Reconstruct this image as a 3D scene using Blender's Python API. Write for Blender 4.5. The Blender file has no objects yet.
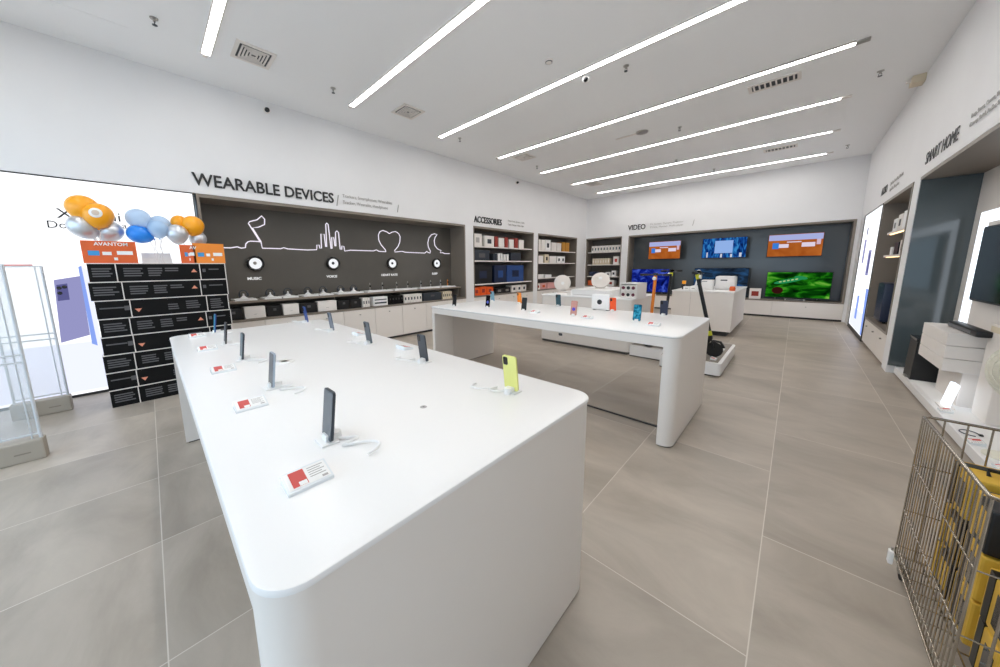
import bpy, bmesh, math, random
from mathutils import Matrix, Vector
from math import pi, sin, cos, radians as R
random.seed(7)
S = bpy.context.scene
COL = S.collection

# ---------------------------------------------------------------- camera, world, exposure
cam_d = bpy.data.cameras.new('camera'); cam = bpy.data.objects.new('camera', cam_d); COL.objects.link(cam); S.camera = cam
yaw, pitch, roll = -0.778798124, -0.148774753, -0.011711808
F = Vector((sin(yaw)*cos(pitch), cos(yaw)*cos(pitch), sin(pitch)))
Rt = Vector((cos(yaw), -sin(yaw), 0)); U = Rt.cross(F)
R2 = cos(roll)*Rt + sin(roll)*U; U2 = -sin(roll)*Rt + cos(roll)*U
m = Matrix((R2, U2, -F)).transposed().to_4x4(); m.translation = Vector((0, 0, 1.5))
cam.matrix_world = m
cam_d.sensor_width = 36; cam_d.lens = 36*321.019/1000
cam_d.shift_x = (500-476.93)/1000; cam_d.shift_y = (315.51-333.5)/1000
cam_d.clip_start = 0.02; cam_d.clip_end = 100
W = bpy.data.worlds.new('world'); S.world = W; W.use_nodes = True
W.node_tree.nodes['Background'].inputs[0].default_value = (0.60, 0.80, 1.0, 1)
W.node_tree.nodes['Background'].inputs[1].default_value = 2.5
S.view_settings.view_transform = 'Standard'; S.view_settings.look = 'None'
S.view_settings.gamma = 1; S.view_settings.use_curve_mapping = False
S.view_settings.exposure = 0.0
STRIP = 24.5

# ---------------------------------------------------------------- materials
def lin(c):
    return tuple((v/255/12.92 if v/255 <= 0.04045 else ((v/255+0.055)/1.055)**2.4) for v in c)
MATS = {}
def mat(name, rgb, rough=0.5, metal=0.0, spec=0.5, emit=None, alpha=None, noise=0.0, nscale=8, trans=0, coat=0):
    if name in MATS: return MATS[name]
    m = bpy.data.materials.new(name); m.use_nodes = True
    nt = m.node_tree; b = nt.nodes['Principled BSDF']
    c = lin(rgb)+(1,)
    b.inputs['Base Color'].default_value = c
    b.inputs['Roughness'].default_value = rough; b.inputs['Metallic'].default_value = metal
    b.inputs['Specular IOR Level'].default_value = spec
    if coat: b.inputs['Coat Weight'].default_value = coat; b.inputs['Coat Roughness'].default_value = 0.15
    if emit:
        b.inputs['Emission Color'].default_value = c; b.inputs['Emission Strength'].default_value = emit
    if alpha is not None: b.inputs['Alpha'].default_value = alpha
    if trans: b.inputs['Transmission Weight'].default_value = trans; b.inputs['IOR'].default_value = 1.05
    if noise:
        tc = nt.nodes.new('ShaderNodeTexCoord'); n = nt.nodes.new('ShaderNodeTexNoise'); n.inputs['Scale'].default_value = nscale
        n.inputs['Detail'].default_value = 4
        r = nt.nodes.new('ShaderNodeValToRGB')
        r.color_ramp.elements[0].color = tuple(v*(1-noise) for v in c[:3])+(1,); r.color_ramp.elements[0].position = 0.3
        r.color_ramp.elements[1].color = tuple(min(1, v*(1+noise)) for v in c[:3])+(1,); r.color_ramp.elements[1].position = 0.7
        nt.links.new(tc.outputs['Object'], n.inputs['Vector']); nt.links.new(n.outputs[0], r.inputs[0])
        nt.links.new(r.outputs[0], b.inputs['Base Color'])
    MATS[name] = m; return m
def glow(name, rgb, k):
    if name in MATS: return MATS[name]
    m = bpy.data.materials.new(name); m.use_nodes = True; nt = m.node_tree
    nt.nodes.remove(nt.nodes['Principled BSDF']); e = nt.nodes.new('ShaderNodeEmission')
    e.inputs[0].default_value = lin(rgb)+(1,); e.inputs[1].default_value = k
    nt.links.new(e.outputs[0], nt.nodes['Material Output'].inputs[0]); MATS[name] = m; return m
def glow_noise(name, stops, k, scale=3, dist=0.5, stretch=(1, 1, 1)):
    m = bpy.data.materials.new(name); m.use_nodes = True; nt = m.node_tree
    nt.nodes.remove(nt.nodes['Principled BSDF']); e = nt.nodes.new('ShaderNodeEmission'); e.inputs[1].default_value = k
    tc = nt.nodes.new('ShaderNodeTexCoord'); mp = nt.nodes.new('ShaderNodeMapping'); mp.inputs['Scale'].default_value = stretch
    n = nt.nodes.new('ShaderNodeTexNoise'); n.inputs['Scale'].default_value = scale; n.inputs['Distortion'].default_value = dist; n.inputs['Detail'].default_value = 5
    r = nt.nodes.new('ShaderNodeValToRGB'); el = r.color_ramp.elements
    while len(el) < len(stops): el.new(0.5)
    for q, (p, c) in zip(el, stops): q.position = p; q.color = lin(c)+(1,)
    nt.links.new(tc.outputs['Object'], mp.inputs[0]); nt.links.new(mp.outputs[0], n.inputs['Vector']); nt.links.new(n.outputs[0], r.inputs[0])
    nt.links.new(r.outputs[0], e.inputs[0]); nt.links.new(e.outputs[0], nt.nodes['Material Output'].inputs[0]); MATS[name] = m; return m

M_wall = mat('painted wall', (237, 236, 236), 0.7, noise=0.012, nscale=2)
M_ceil = mat('ceiling paint', (248, 248, 248), 0.8)
M_white = mat('white solid surface', (242, 240, 238), 0.28, spec=0.4)
M_lam = mat('white laminate', (236, 229, 222), 0.4)
M_grey = mat('grey shadow gap', (70, 70, 70), 0.6)
M_black = mat('black plastic', (18, 18, 20), 0.4)
M_blackg = mat('black gloss', (10, 10, 13), 0.12)
M_dark = mat('dark grey niche panel', (94, 90, 84), 0.28, spec=0.5, noise=0.08, nscale=1.5)
M_darkv = mat('blue grey bay panel', (80, 85, 88), 0.2, spec=0.6, noise=0.05, nscale=1.5)
M_bluep = mat('blue grey gloss panel', (78, 87, 90), 0.1, spec=0.8, noise=0.05, nscale=1.2)
M_wood = mat('taupe laminate', (138, 126, 114), 0.45, noise=0.06, nscale=6)
M_wood2 = mat('grey taupe trim', (134, 124, 113), 0.4)
M_strip = glow('strip lamp', (255, 253, 250), STRIP)
M_light = glow('lightbox face', (250, 252, 255), 1.35)
M_halo = glow('led backlight', (235, 244, 255), 2.2)
M_metal = mat('brushed steel', (176, 172, 166), 0.3, metal=0.9)
M_chrome = mat('chrome wire', (176, 168, 156), 0.25, metal=1.0)
M_silver = mat('silver foil', (214, 217, 222), 0.32, metal=0.7)
M_glass = mat('tinted glass', (150, 132, 116), 0.04, alpha=0.08, spec=0.5)
M_acryl = mat('clear acrylic', (235, 242, 245), 0.08, alpha=0.22)
M_orange = mat('orange print', (222, 98, 42), 0.5)
M_orangeb = mat('orange balloon', (255, 170, 16), 0.35, coat=0.2)
M_amber = mat('amber print', (242, 142, 48), 0.5)
M_red = mat('red print', (206, 76, 70), 0.5)
M_redbox = mat('dark red carton', (150, 44, 30), 0.5)
M_ink = mat('dark lettering', (34, 34, 36), 0.5)
M_inkg = mat('pale grey lettering', (176, 172, 168), 0.6)
M_paper = mat('white card', (244, 243, 241), 0.6)
M_carton = mat('white carton', (238, 232, 226), 0.6)
M_cream = mat('cream carton', (222, 208, 182), 0.6)
M_blackbox = mat('black carton', (13, 12, 12), 0.6, spec=0.2, noise=0.15, nscale=5)
M_print = mat('grey printed lines', (92, 90, 92), 0.6)
M_beige = mat('beige pedestal', (168, 158, 144), 0.5)
M_yellow = mat('yellow carton', (222, 178, 62), 0.5, noise=0.1, nscale=9)
M_sky = mat('pale blue balloon', (186, 218, 250), 0.3, alpha=0.7)
M_blue = mat('bright blue balloon', (16, 140, 246), 0.28, coat=0.4)
M_string = mat('white ribbon', (232, 228, 226), 0.6)
M_navy = mat('navy shell', (26, 38, 66), 0.35)
M_bluec = mat('blue carton', (34, 70, 130), 0.5)
M_teal = mat('teal shell', (36, 74, 86), 0.3)
M_gun = mat('gunmetal', (62, 68, 76), 0.3, metal=0.4)
M_ph = mat('dark screen', (84, 90, 96), 0.15)
M_lime = mat('lime yellow shell', (230, 228, 136), 0.35)
M_rubber = mat('rubber', (22, 22, 22), 0.7)
M_neon = glow('white line lamp', (238, 232, 244), 1.15)
M_tan = mat('tan carton', (196, 138, 50), 0.5)
M_maroon = mat('maroon print', (96, 22, 48), 0.5)
M_pinkp = mat('pink print', (230, 170, 165), 0.6)
M_lav = glow('lavender print', (158, 158, 208), 0.9)
M_lavd = glow('dark lavender print', (104, 104, 160), 0.8)
M_lavb = glow('light blue print', (140, 168, 245), 1.0)
M_lavf = glow('pale lavender print', (230, 234, 253), 1.15)
M_skirt = mat('dark skirting', (52, 50, 50), 0.5)

def floor_mat():
    m = bpy.data.materials.new('grey stone tile'); m.use_nodes = True; nt = m.node_tree; b = nt.nodes['Principled BSDF']; N = nt.nodes.new; K = nt.links.new
    def mth(op, a, c=None):
        n = N('ShaderNodeMath'); n.operation = op
        for i, v in enumerate((a, c)):
            if v is None: continue
            if isinstance(v, (int, float)): n.inputs[i].default_value = v
            else: K(v, n.inputs[i])
        return n.outputs[0]
    tc = N('ShaderNodeTexCoord'); sp = N('ShaderNodeSeparateXYZ'); K(tc.outputs['Object'], sp.inputs[0])
    u = mth('DIVIDE', mth('SUBTRACT', sp.outputs[0], 0.008), 0.8); ui = mth('FLOOR', u); uf = mth('FRACT', u)
    off = mth('MULTIPLY', mth('GREATER_THAN', sp.outputs[0], 0.008), 0.5)
    v = mth('ADD', mth('DIVIDE', mth('ADD', sp.outputs[1], 0.115), 1.57), off); vi = mth('FLOOR', v); vf = mth('FRACT', v)
    eu = mth('MULTIPLY', mth('MINIMUM', uf, mth('SUBTRACT', 1, uf)), 0.8); ev = mth('MULTIPLY', mth('MINIMUM', vf, mth('SUBTRACT', 1, vf)), 1.57)
    j = mth('LESS_THAN', mth('MINIMUM', eu, ev), 0.0022)
    cb = N('ShaderNodeCombineXYZ'); K(ui, cb.inputs[0]); K(vi, cb.inputs[1])
    wn = N('ShaderNodeTexWhiteNoise'); K(cb.outputs[0], wn.inputs[0])
    ad = N('ShaderNodeVectorMath'); ad.operation = 'MULTIPLY_ADD'; K(cb.outputs[0], ad.inputs[0]); ad.inputs[1].default_value = (7.3, 3.1, 1); K(tc.outputs['Object'], ad.inputs[2])
    mp = N('ShaderNodeMapping'); mp.inputs['Scale'].default_value = (0.9, 1.9, 1); mp.inputs['Rotation'].default_value = (0, 0, 0.5); K(ad.outputs[0], mp.inputs[0])
    n1 = N('ShaderNodeTexNoise'); n1.inputs['Scale'].default_value = 1.3; n1.inputs['Detail'].default_value = 9; n1.inputs['Roughness'].default_value = 0.6; n1.inputs['Distortion'].default_value = 0.6
    K(mp.outputs[0], n1.inputs['Vector'])
    r = N('ShaderNodeValToRGB'); e = r.color_ramp.elements
    e[0].position = 0.3; e[0].color = lin((158, 147, 134))+(1,); e[1].position = 0.72; e[1].color = lin((192, 180, 166))+(1,)
    K(n1.outputs[0], r.inputs[0])
    mx = N('ShaderNodeMix'); mx.data_type = 'RGBA'; mx.blend_type = 'MULTIPLY'; mx.inputs[0].default_value = 1
    g = N('ShaderNodeMapRange'); g.inputs[3].default_value = 0.93; g.inputs[4].default_value = 1.05; K(wn.outputs[0], g.inputs[0])
    K(r.outputs[0], mx.inputs[6]); K(g.outputs[0], mx.inputs[7])
    m2 = N('ShaderNodeMix'); m2.data_type = 'RGBA'; K(j, m2.inputs[0]); K(mx.outputs[2], m2.inputs[6]); m2.inputs[7].default_value = lin((214, 206, 195))+(1,)
    K(m2.outputs[2], b.inputs['Base Color'])
    rr = N('ShaderNodeMapRange'); rr.inputs[3].default_value = 0.3; rr.inputs[4].default_value = 0.48; K(n1.outputs[0], rr.inputs[0]); K(rr.outputs[0], b.inputs['Roughness'])
    b.inputs['Specular IOR Level'].default_value = 0.5
    return m
M_floor = floor_mat()

# ---------------------------------------------------------------- mesh builder
class MB:
    def __init__(s): s.v = []; s.f = []; s.mi = []; s.cur = 0; s.T = Matrix.Identity(4)
    def add(s, vs, fs):
        o = len(s.v); s.v += [tuple(s.T @ Vector(v)) for v in vs]; s.f += [tuple(o+i for i in f) for f in fs]; s.mi += [s.cur]*len(fs); return s
    def box(s, x0, x1, y0, y1, z0, z1, bev=0):
        if bev:
            bm = bmesh.new(); bmesh.ops.create_cube(bm, size=1)
            for v in bm.verts: v.co = Vector((x0+(v.co.x+.5)*(x1-x0), y0+(v.co.y+.5)*(y1-y0), z0+(v.co.z+.5)*(z1-z0)))
            bmesh.ops.bevel(bm, geom=bm.edges[:], offset=bev, segments=2, affect='EDGES', profile=0.6)
            bm.verts.index_update(); s.add([v.co[:] for v in bm.verts], [[v.index for v in f.verts] for f in bm.faces]); bm.free(); return s
        return s.add([(x0,y0,z0),(x1,y0,z0),(x1,y1,z0),(x0,y1,z0),(x0,y0,z1),(x1,y0,z1),(x1,y1,z1),(x0,y1,z1)],
                     [(3,2,1,0),(4,5,6,7),(0,1,5,4),(1,2,6,5),(2,3,7,6),(3,0,4,7)])
    def prism(s, pts, z0, z1):
        n = len(pts)
        return s.add([(x,y,z0) for x,y in pts]+[(x,y,z1) for x,y in pts],
                     [tuple(range(n-1,-1,-1)), tuple(range(n,2*n))]+[(i,(i+1)%n,n+(i+1)%n,n+i) for i in range(n)])
    def rrect(s, x0, x1, y0, y1, z0, z1, r, which=(1,1,1,1), seg=8, lip=0):
        pts = []
        for (cx, cy, a, k) in ((x1,y1,0,which[0]), (x0,y1,90,which[1]), (x0,y0,180,which[2]), (x1,y0,270,which[3])):
            if not k: pts.append((cx, cy)); continue
            ox = cx-r if cx == x1 else cx+r; oy = cy-r if cy == y1 else cy+r
            for i in range(seg+1): t = R(a+90*i/seg); pts.append((ox+r*cos(t), oy+r*sin(t)))
        if lip:
            n = len(pts); cxm = (x0+x1)/2; cym = (y0+y1)/2
            def sh(d): return [(x-(d if x > cxm else -d), y-(d if y > cym else -d)) for x, y in pts]
            rings = [(pts, z0), (pts, z1-lip), (sh(lip*.3), z1-lip*.3), (sh(lip), z1)]
            vs = [(x,y,z) for P, z in rings for x, y in P]; fs = [tuple(range(n-1,-1,-1)), tuple(range(3*n,4*n))]
            for q in range(3): fs += [(q*n+i, q*n+(i+1)%n, (q+1)*n+(i+1)%n, (q+1)*n+i) for i in range(n)]
            return s.add(vs, fs)
        return s.prism(pts, z0, z1)
    def lathe(s, prof, seg=20, M=None):
        old = s.T
        if M is not None: s.T = old @ M
        vs = []; fs = []; n = len(prof)
        for i in range(seg):
            a = 2*pi*i/seg
            for r, z in prof: vs.append((r*cos(a), r*sin(a), z))
        for i in range(seg):
            j = (i+1) % seg
            for k in range(n-1): fs.append((i*n+k, j*n+k, j*n+k+1, i*n+k+1))
        if prof[0][0] > 1e-5: fs.append(tuple(i*n for i in range(seg-1,-1,-1)))
        if prof[-1][0] > 1e-5: fs.append(tuple(i*n+n-1 for i in range(seg)))
        s.add(vs, fs); s.T = old; return s
    def cyl(s, p0, p1, r, seg=14, r1=None):
        p0 = Vector(p0); p1 = Vector(p1); d = p1-p0
        M = Matrix.Translation(p0) @ d.to_track_quat('Z', 'Y').to_matrix().to_4x4()
        return s.lathe([(r, 0), (r if r1 is None else r1, d.length)], seg, M)
    def tube(s, pts, r, seg=6, closed=False):
        pts = [Vector(p) for p in pts]; n = len(pts); vs = []; fs = []
        up = None
        for i in range(n):
            a = pts[i-1] if (i or closed) else pts[0]; b = pts[(i+1) % n] if (i < n-1 or closed) else pts[-1]
            t = (b-a).normalized() if (b-a).length > 1e-9 else Vector((0,0,1))
            if up is None: up = Vector((0,0,1)) if abs(t.z) < .9 else Vector((1,0,0))
            x = t.cross(up); x = x.normalized() if x.length > 1e-4 else t.orthogonal().normalized(); y = x.cross(t).normalized(); up = y
            for k in range(seg):
                q = 2*pi*k/seg; vs.append(tuple(pts[i]+r*(cos(q)*x+sin(q)*y)))
        for i in range(n if closed else n-1):
            j = (i+1) % n
            for k in range(seg): fs.append((i*seg+k, i*seg+(k+1)%seg, j*seg+(k+1)%seg, j*seg+k))
        if not closed: fs += [tuple(range(seg-1,-1,-1)), tuple((n-1)*seg+k for k in range(seg))]
        return s.add(vs, fs)
    def m(s, i): s.cur = i; return s
    def at(s, M): s.T = M; return s
    def build(s, name, mats, parent=None, smooth=False, loc=None):
        me = bpy.data.meshes.new(name); me.from_pydata(s.v, [], s.f)
        for k in (mats if isinstance(mats, (list, tuple)) else [mats]): me.materials.append(k)
        for p, i in zip(me.polygons, s.mi): p.material_index = i; p.use_smooth = smooth
        if smooth:
            try: me.set_sharp_from_angle(angle=R(38))
            except Exception: pass
        o = bpy.data.objects.new(name, me); COL.objects.link(o)
        if parent: o.parent = parent
        if loc: o.location = loc
        return o

def tag(o, label, cat, group=None, kind=None):
    o['label'] = label; o['category'] = cat
    if group: o['group'] = group
    if kind: o['kind'] = kind
    return o
def thing(name, label, cat, loc=(0,0,0), rz=0, group=None):
    o = bpy.data.objects.new(name, None); COL.objects.link(o); o.location = loc; o.rotation_euler = (0,0,rz); o.empty_display_size = 0.1
    return tag(o, label, cat, group)
def struct(name, mb, mats, parent=None, **k):
    o = mb.build(name, mats, parent, **k)
    if not parent: o['kind'] = 'structure'
    return o
def dup(root, loc=None, rz=None, label=None, group=None, swap=None):
    r = root.copy(); COL.objects.link(r)
    if loc is not None: r.location = loc
    if rz is not None: r.rotation_euler = (0,0,rz)
    if label: r['label'] = label
    if group: r['group'] = group
    def rec(a, b):
        for ch in list(a.children):
            c = ch.copy(); COL.objects.link(c); c.parent = b
            if swap and ch.name.split('.')[0] in swap:
                c.data = ch.data.copy(); c.data.materials.clear()
                for q in swap[ch.name.split('.')[0]]: c.data.materials.append(q)
            rec(ch, c)
    rec(root, r)
    return r
def text_mesh(name, body, size, mt, M, parent=None, ext=0.004, bold=0.0, sx=1.0, align='LEFT'):
    cu = bpy.data.curves.new(name, 'FONT'); cu.body = body; cu.size = size; cu.extrude = ext; cu.offset = bold; cu.align_x = align; cu.resolution_u = 3
    t = bpy.data.objects.new(name, cu); COL.objects.link(t)
    dg = bpy.context.evaluated_depsgraph_get(); dg.update()
    me = bpy.data.meshes.new_from_object(t.evaluated_get(dg)); bpy.data.objects.remove(t); bpy.data.curves.remove(cu)
    me.transform(M @ Matrix.Diagonal((sx, 1, 1, 1))); me.materials.clear(); me.materials.append(mt)
    o = bpy.data.objects.new(name, me); COL.objects.link(o)
    if parent: o.parent = parent
    return o
def basis(o, ux, uy):   # local x -> ux, local y -> uy
    ux = Vector(ux); uy = Vector(uy); uz = ux.cross(uy)
    m = Matrix((ux, uy, uz)).transposed().to_4x4(); m.translation = Vector(o); return m

LX, RX, BY, CZ = -6.06, 1.02, 12.35, 4.06
FY = -2.2
# wall frames: local (u, d, z): u along the wall, d depth into the wall
SIDE = {'L': Matrix(((0,-1,0,LX),(1,0,0,0),(0,0,1,0),(0,0,0,1))),
        'B': Matrix(((1,0,0,0),(0,1,0,BY),(0,0,1,0),(0,0,0,1))),
        'R': Matrix(((0,1,0,RX),(1,0,0,0),(0,0,1,0),(0,0,0,1)))}
def wp(side, u, d, z): return SIDE[side] @ Vector((u, d, z))
TOPZ, NB = 2.57, 0.745

# ---------------------------------------------------------------- the room
struct('floor', MB().box(LX-1.2, RX+0.9, -6.5, BY+0.7, -0.1, 0), M_floor)
struct('ceiling', MB().box(LX-1.2, RX+0.9, FY-.2, BY+0.7, CZ, CZ+0.12), M_ceil)
w = MB().at(SIDE['L'])
w.box(FY-.2, BY+.7, 0, 1.1, TOPZ, CZ).box(5.75, 6.04, 0, .6, 0, TOPZ).box(8.76, 9.0, 0, .6, 0, TOPZ).box(11.62, BY+.1, 0, .6, 0, TOPZ)
w.box(FY-.2, -1.5, 0, .6, 0, TOPZ).box(-1.5, .575, .13, .3, 0, TOPZ).box(.575, BY, .62, .75, 0, TOPZ)
struct('wall_left', w, M_wall)
w = MB().at(SIDE['B'])
w.box(LX-.6, RX+.9, 0, .9, TOPZ, CZ).box(LX-.6, -6.035, 0, .6, 0, TOPZ).box(-4.66, -4.43, 0, .6, 0, TOPZ).box(.96, RX+.9, 0, .6, 0, TOPZ).box(-6.035, .96, .55, .7, 0, TOPZ)
struct('wall_back', w, M_wall)
w = MB().at(SIDE['R'])
w.box(FY-.2, BY+.6, 0, .8, TOPZ, CZ).box(FY-.2, .3, 0, .6, 0, TOPZ).box(7.02, 7.33, 0, .5, 0, TOPZ).box(11.75, BY+.1, 0, .6, 0, TOPZ).box(9.42, 11.75, .13, .3, 0, TOPZ).box(.3, 9.42, .5, .65, 0, TOPZ)
struct('wall_right', w, M_wall)
w = MB().box(LX-.6, -5.95, FY-.2, FY, 0, CZ).box(.8, RX+.9, FY-.2, FY, 0, CZ).box(-5.95, .8, FY-.2, FY, 3.0, CZ)
struct('wall_front', w, M_wall)

def niche(n, side, u0, u1, z0, depth, back, frame=0.03, wood=None, side_mat=None):
    wood = wood or M_wood2
    t = MB().at(SIDE[side]); e = 0.004
    t.box(u0+e, u0+frame, -.008, depth, z0, TOPZ-e).box(u1-frame, u1-e, -.008, depth, z0, TOPZ-e)
    t.box(u0+frame, u1-frame, -.008, depth, TOPZ-.05, TOPZ-e).box(u0+frame, u1-frame, -.008, depth, z0, z0+.035)
    o = struct('trim_%d' % n, t, wood)
    b = MB().at(SIDE[side]).box(u0+frame, u1-frame, depth-.03, depth-.005, z0+.035, TOPZ-.05)
    struct('back_panel', b, back, o)
    return o
niche(1, 'L', .59, 5.75, .70, .56, M_dark, .035)
niche(2, 'L', 6.04, 8.76, .70, .5, M_dark)
niche(3, 'L', 9.0, 11.62, .70, .5, M_dark)
niche(4, 'B', -6.035, -4.66, .70, .5, M_dark)
niche(5, 'B', -4.43, .96, .46, .5, M_darkv, .05)
niche(6, 'R', 7.33, 9.38, .47, .48, M_dark, .05)
# smart home bay
t = MB().at(SIDE['R']).box(.3, 7.02, 0, .48, TOPZ-.04, TOPZ-.004).box(.304, .33, .0, .48, 0, TOPZ-.05)
struct('trim_7', t, M_wood2)
struct('trim_8', MB().at(SIDE['R']).box(6.985, 7.018, .004, .45, .11, TOPZ-.045), M_bluep)
struct('trim_9', MB().at(SIDE['R']).box(.33, 6.98, .44, .48, .11, TOPZ-.045), M_lam)

def cabinet_run(side, u0, u1, z0, z1, n, depth, labels, group, knobz=.85, doors=2):
    wd = (u1-u0)/n
    for i in range(n):
        a = u0+i*wd; t = thing('base_cabinet', labels[i], 'cabinet', wp(side, a+wd/2, 0, 0), 0, group)
        L = Matrix.Translation(-t.location) @ SIDE[side]
        MB().at(L).box(a+.002, a+wd-.002, .02, depth, z0, z1).build('carcass', M_lam, t)
        MB().at(L).box(a+.002, a+wd-.002, .05, depth, 0, z0).build('plinth', M_skirt, t)
        dw = wd/doors
        for k in range(doors):
            d = MB().at(L).box(a+k*dw+.004, a+(k+1)*dw-.004, 0, .018, z0+.002, z1-.004).build('door', M_lam, t)
            c = a+(k+.5)*dw; zz = z0+(z1-z0)*knobz
            q = L @ Vector((c, 0, zz)); q2 = L @ Vector((c, -.022, zz))
            MB().cyl(q, q2, .012, 10).build('knob', M_metal, d, smooth=True)
cabinet_run('L', .60, 5.75, .05, .70, 4, .55, ['white base cabinet under the wearables niche, mostly behind the black carton stack', 'white base cabinet under the wearables niche, behind the near phone table', 'white base cabinet under the wearables niche, third from the carton stack', 'white base cabinet under the wearables niche, next to the accessories shelves'], 'base cabinets under the wearables niche')
cabinet_run('L', 6.04, 8.76, .05, .70, 2, .5, ['white base cabinet under the accessories shelves, nearer the wearables niche', 'white base cabinet under the accessories shelves, farther from the wearables niche'], 'base cabinets under the accessories shelves')
cabinet_run('L', 9.0, 11.62, .05, .70, 2, .5, ['white base cabinet behind the island with the fans', 'white base cabinet in the far left part of the left wall'], 'base cabinets under the second accessories bay')
cabinet_run('B', -6.03, -4.66, .05, .70, 1, .5, ['white base cabinet under the back wall shelves left of the video bay'], 'base cabinets of the back wall')
cabinet_run('B', -4.43, .96, .05, .46, 4, .5, ['low white television cabinet under the blue screen at left of the video bay', 'low white television cabinet behind the scooters', 'low white television cabinet right of the far white counter', 'low white television cabinet under the green screen, at the right corner'], 'low cabinets under the televisions', knobz=.7, doors=1)
cabinet_run('R', 7.33, 9.38, .05, .47, 1, .45, ['low white cabinet with three knobbed doors under the audio shelves'], 'cabinets of the right wall', knobz=.75, doors=3)

# lightbox walls
def lightbox(label, side, u0, u1, z0, z1, m_face):
    t = thing('lightbox', label, 'sign', wp(side, (u0+u1)/2, 0, 0))
    L = Matrix.Translation(-t.location) @ SIDE[side]
    MB().at(L).box(u0, u1, .01, .11, z0, z1).build('illuminated_face', m_face, t)
    f = MB().at(L).box(u0, u1, -.006, .12, z1, z1+.012).box(u0, u1, -.004, .12, 0, z0).box(u1, u1+.012, -.006, .12, 0, z1)
    f.box(u0-.012, u0, -.006, .12, 0, z1); f.build('frame', M_skirt, t)
    return t, L
lb, L = lightbox('large glowing white lightbox wall with phone picture behind the balloons', 'L', -1.48, .555, .03, 2.555, M_light)
def wtext(body, side, u, z, size, mt, parent=None, L=None, d=-.004, name='lettering', ext=.003, bold=0, sx=1):
    base = L if L is not None else SIDE[side]
    flip = -1 if side == 'R' else 1
    o = base @ Vector((u, d, z)); ux = (base.to_3x3() @ Vector((flip, 0, 0))); uy = Vector((0, 0, 1))
    return text_mesh(name, body, size, mt, basis(o, ux, uy), parent, ext, bold, sx)
o = wtext('Xiaomi', 'L', -.655, 2.115, .155, M_ink, lb, L, d=.0, sx=1.12); o.name = 'brand_lettering'
wtext('Do', 'L', -.74, 2.0, .115, M_ink, lb, L, d=.0); wtext('a', 'L', -.16, 2.035, .10, M_ink, lb, L, d=.0)
# printed picture: lavender phone, blue phone edge, pale floor
b = MB().at(L)
b.m(0).prism([(0,0)]*0 or [(0,0),(0,0),(0,0)], 0, 0) if False else None
def quad(mb, pts, d): mb.add([(u, d, z) for u, z in pts], [(0,1,2,3)]); return mb
q = MB().at(L); q.m(0); quad(q, [(-.806,.68),(-.579,.74),(-.568,1.454),(-.767,1.413)], .006)
q.m(1); quad(q, [(-.767,1.17),(-.68,1.18),(-.675,1.37),(-.756,1.356)], .004)
q.m(2); quad(q, [(-.577,.63),(-.535,.60),(-.545,1.575),(-.57,1.56)], .004)
q.m(3); quad(q, [(-1.40,.06),(.5,.06),(.5,.66),(-1.40,.66)], .0075); quad(q, [(-.535,.60),(-.50,.62),(-.50,1.52),(-.545,1.575)], .005)
q.build('picture_print', [M_lav, M_lavd, M_lavb, M_lavf], lb)
r = MB().at(L)
for (cu, cz) in ((-.74,1.32),(-.742,1.26),(-.70,1.33)): r.lathe([(.0,.002),(.018,.0015),(.02,0)], 12, Matrix.Translation((cu,.003,cz)) @ Matrix.Rotation(R(90),4,'X'))
r.build('picture_lens', M_ink, lb)
lb2, L2 = lightbox('tall glowing white panel with phone pictures in the far right corner', 'R', 9.5, 11.7, .08, 2.555, M_light)
q = MB().at(L2)
q.m(0); quad(q, [(10.0,1.25),(10.35,1.25),(10.35,1.75),(10.0,1.75)], .004); quad(q, [(10.9,1.5),(11.15,1.5),(11.15,2.0),(10.9,2.0)], .004)
q.m(1); quad(q, [(10.05,1.3),(10.2,1.3),(10.2,1.7),(10.05,1.7)], .002); quad(q, [(10.9,2.1),(11.05,2.1),(11.05,2.25),(10.9,2.25)], .004)
q.m(2); quad(q, [(9.55,.1),(9.75,.1),(9.9,1.0),(9.6,1.0)], .004); quad(q, [(10.6,.3),(10.9,.3),(10.9,.8),(10.6,.8)], .004)
q.m(3); quad(q, [(9.52,.1),(11.6,.1),(11.4,.5),(9.52,.5)], .006)
q.build('picture_print', [M_lav, M_lavd, M_lavb, M_lavf], lb2)

# wall lettering
def sign(body, side, u, z, size, label, mt=M_ink, bold=0.0, sx=1, ext=None):
    ext = ext or (.002 if (mt is M_inkg or side == 'R') else .008)
    if side == 'R': bold = 0
    o = wtext(body, side, u, z, size, mt, name='wall_lettering', ext=ext, d=-.009, bold=bold, sx=sx)
    tag(o, label, 'sign'); return o
sign('WEARABLE DEVICES', 'L', .58, 2.68, .235, 'black raised WEARABLE DEVICES lettering above the long display niche', bold=.003, sx=.90)
sign('/', 'L', 2.54, 2.64, .27, 'thin slash after the WEARABLE DEVICES lettering', M_inkg, sx=.7, ext=.006)
sign('Trackers, Smartphones, Wearables', 'L', 2.66, 2.80, .082, 'upper line of small grey text beside WEARABLE DEVICES', M_inkg, sx=.88)
sign('Tracker, Wearable, Headphone   ', 'L', 2.66, 2.69, .082, 'lower line of small grey text beside WEARABLE DEVICES', M_inkg, sx=.88)
sign('/', 'L', 3.80, 2.66, .22, 'thin slash ending the small text beside WEARABLE DEVICES', M_inkg, sx=.7, ext=.006)
sign('ACCESSORIES', 'L', 6.07, 2.665, .225, 'black raised ACCESSORIES lettering above the shelves', bold=.003, sx=.80)
sign('Power bank, Speaker, Cable', 'L', 7.45, 2.80, .07, 'upper line of small grey text beside ACCESSORIES', M_inkg)
sign('Case, Charger, Glass, Light', 'L', 7.45, 2.70, .07, 'lower line of small grey text beside ACCESSORIES', M_inkg)
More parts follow.
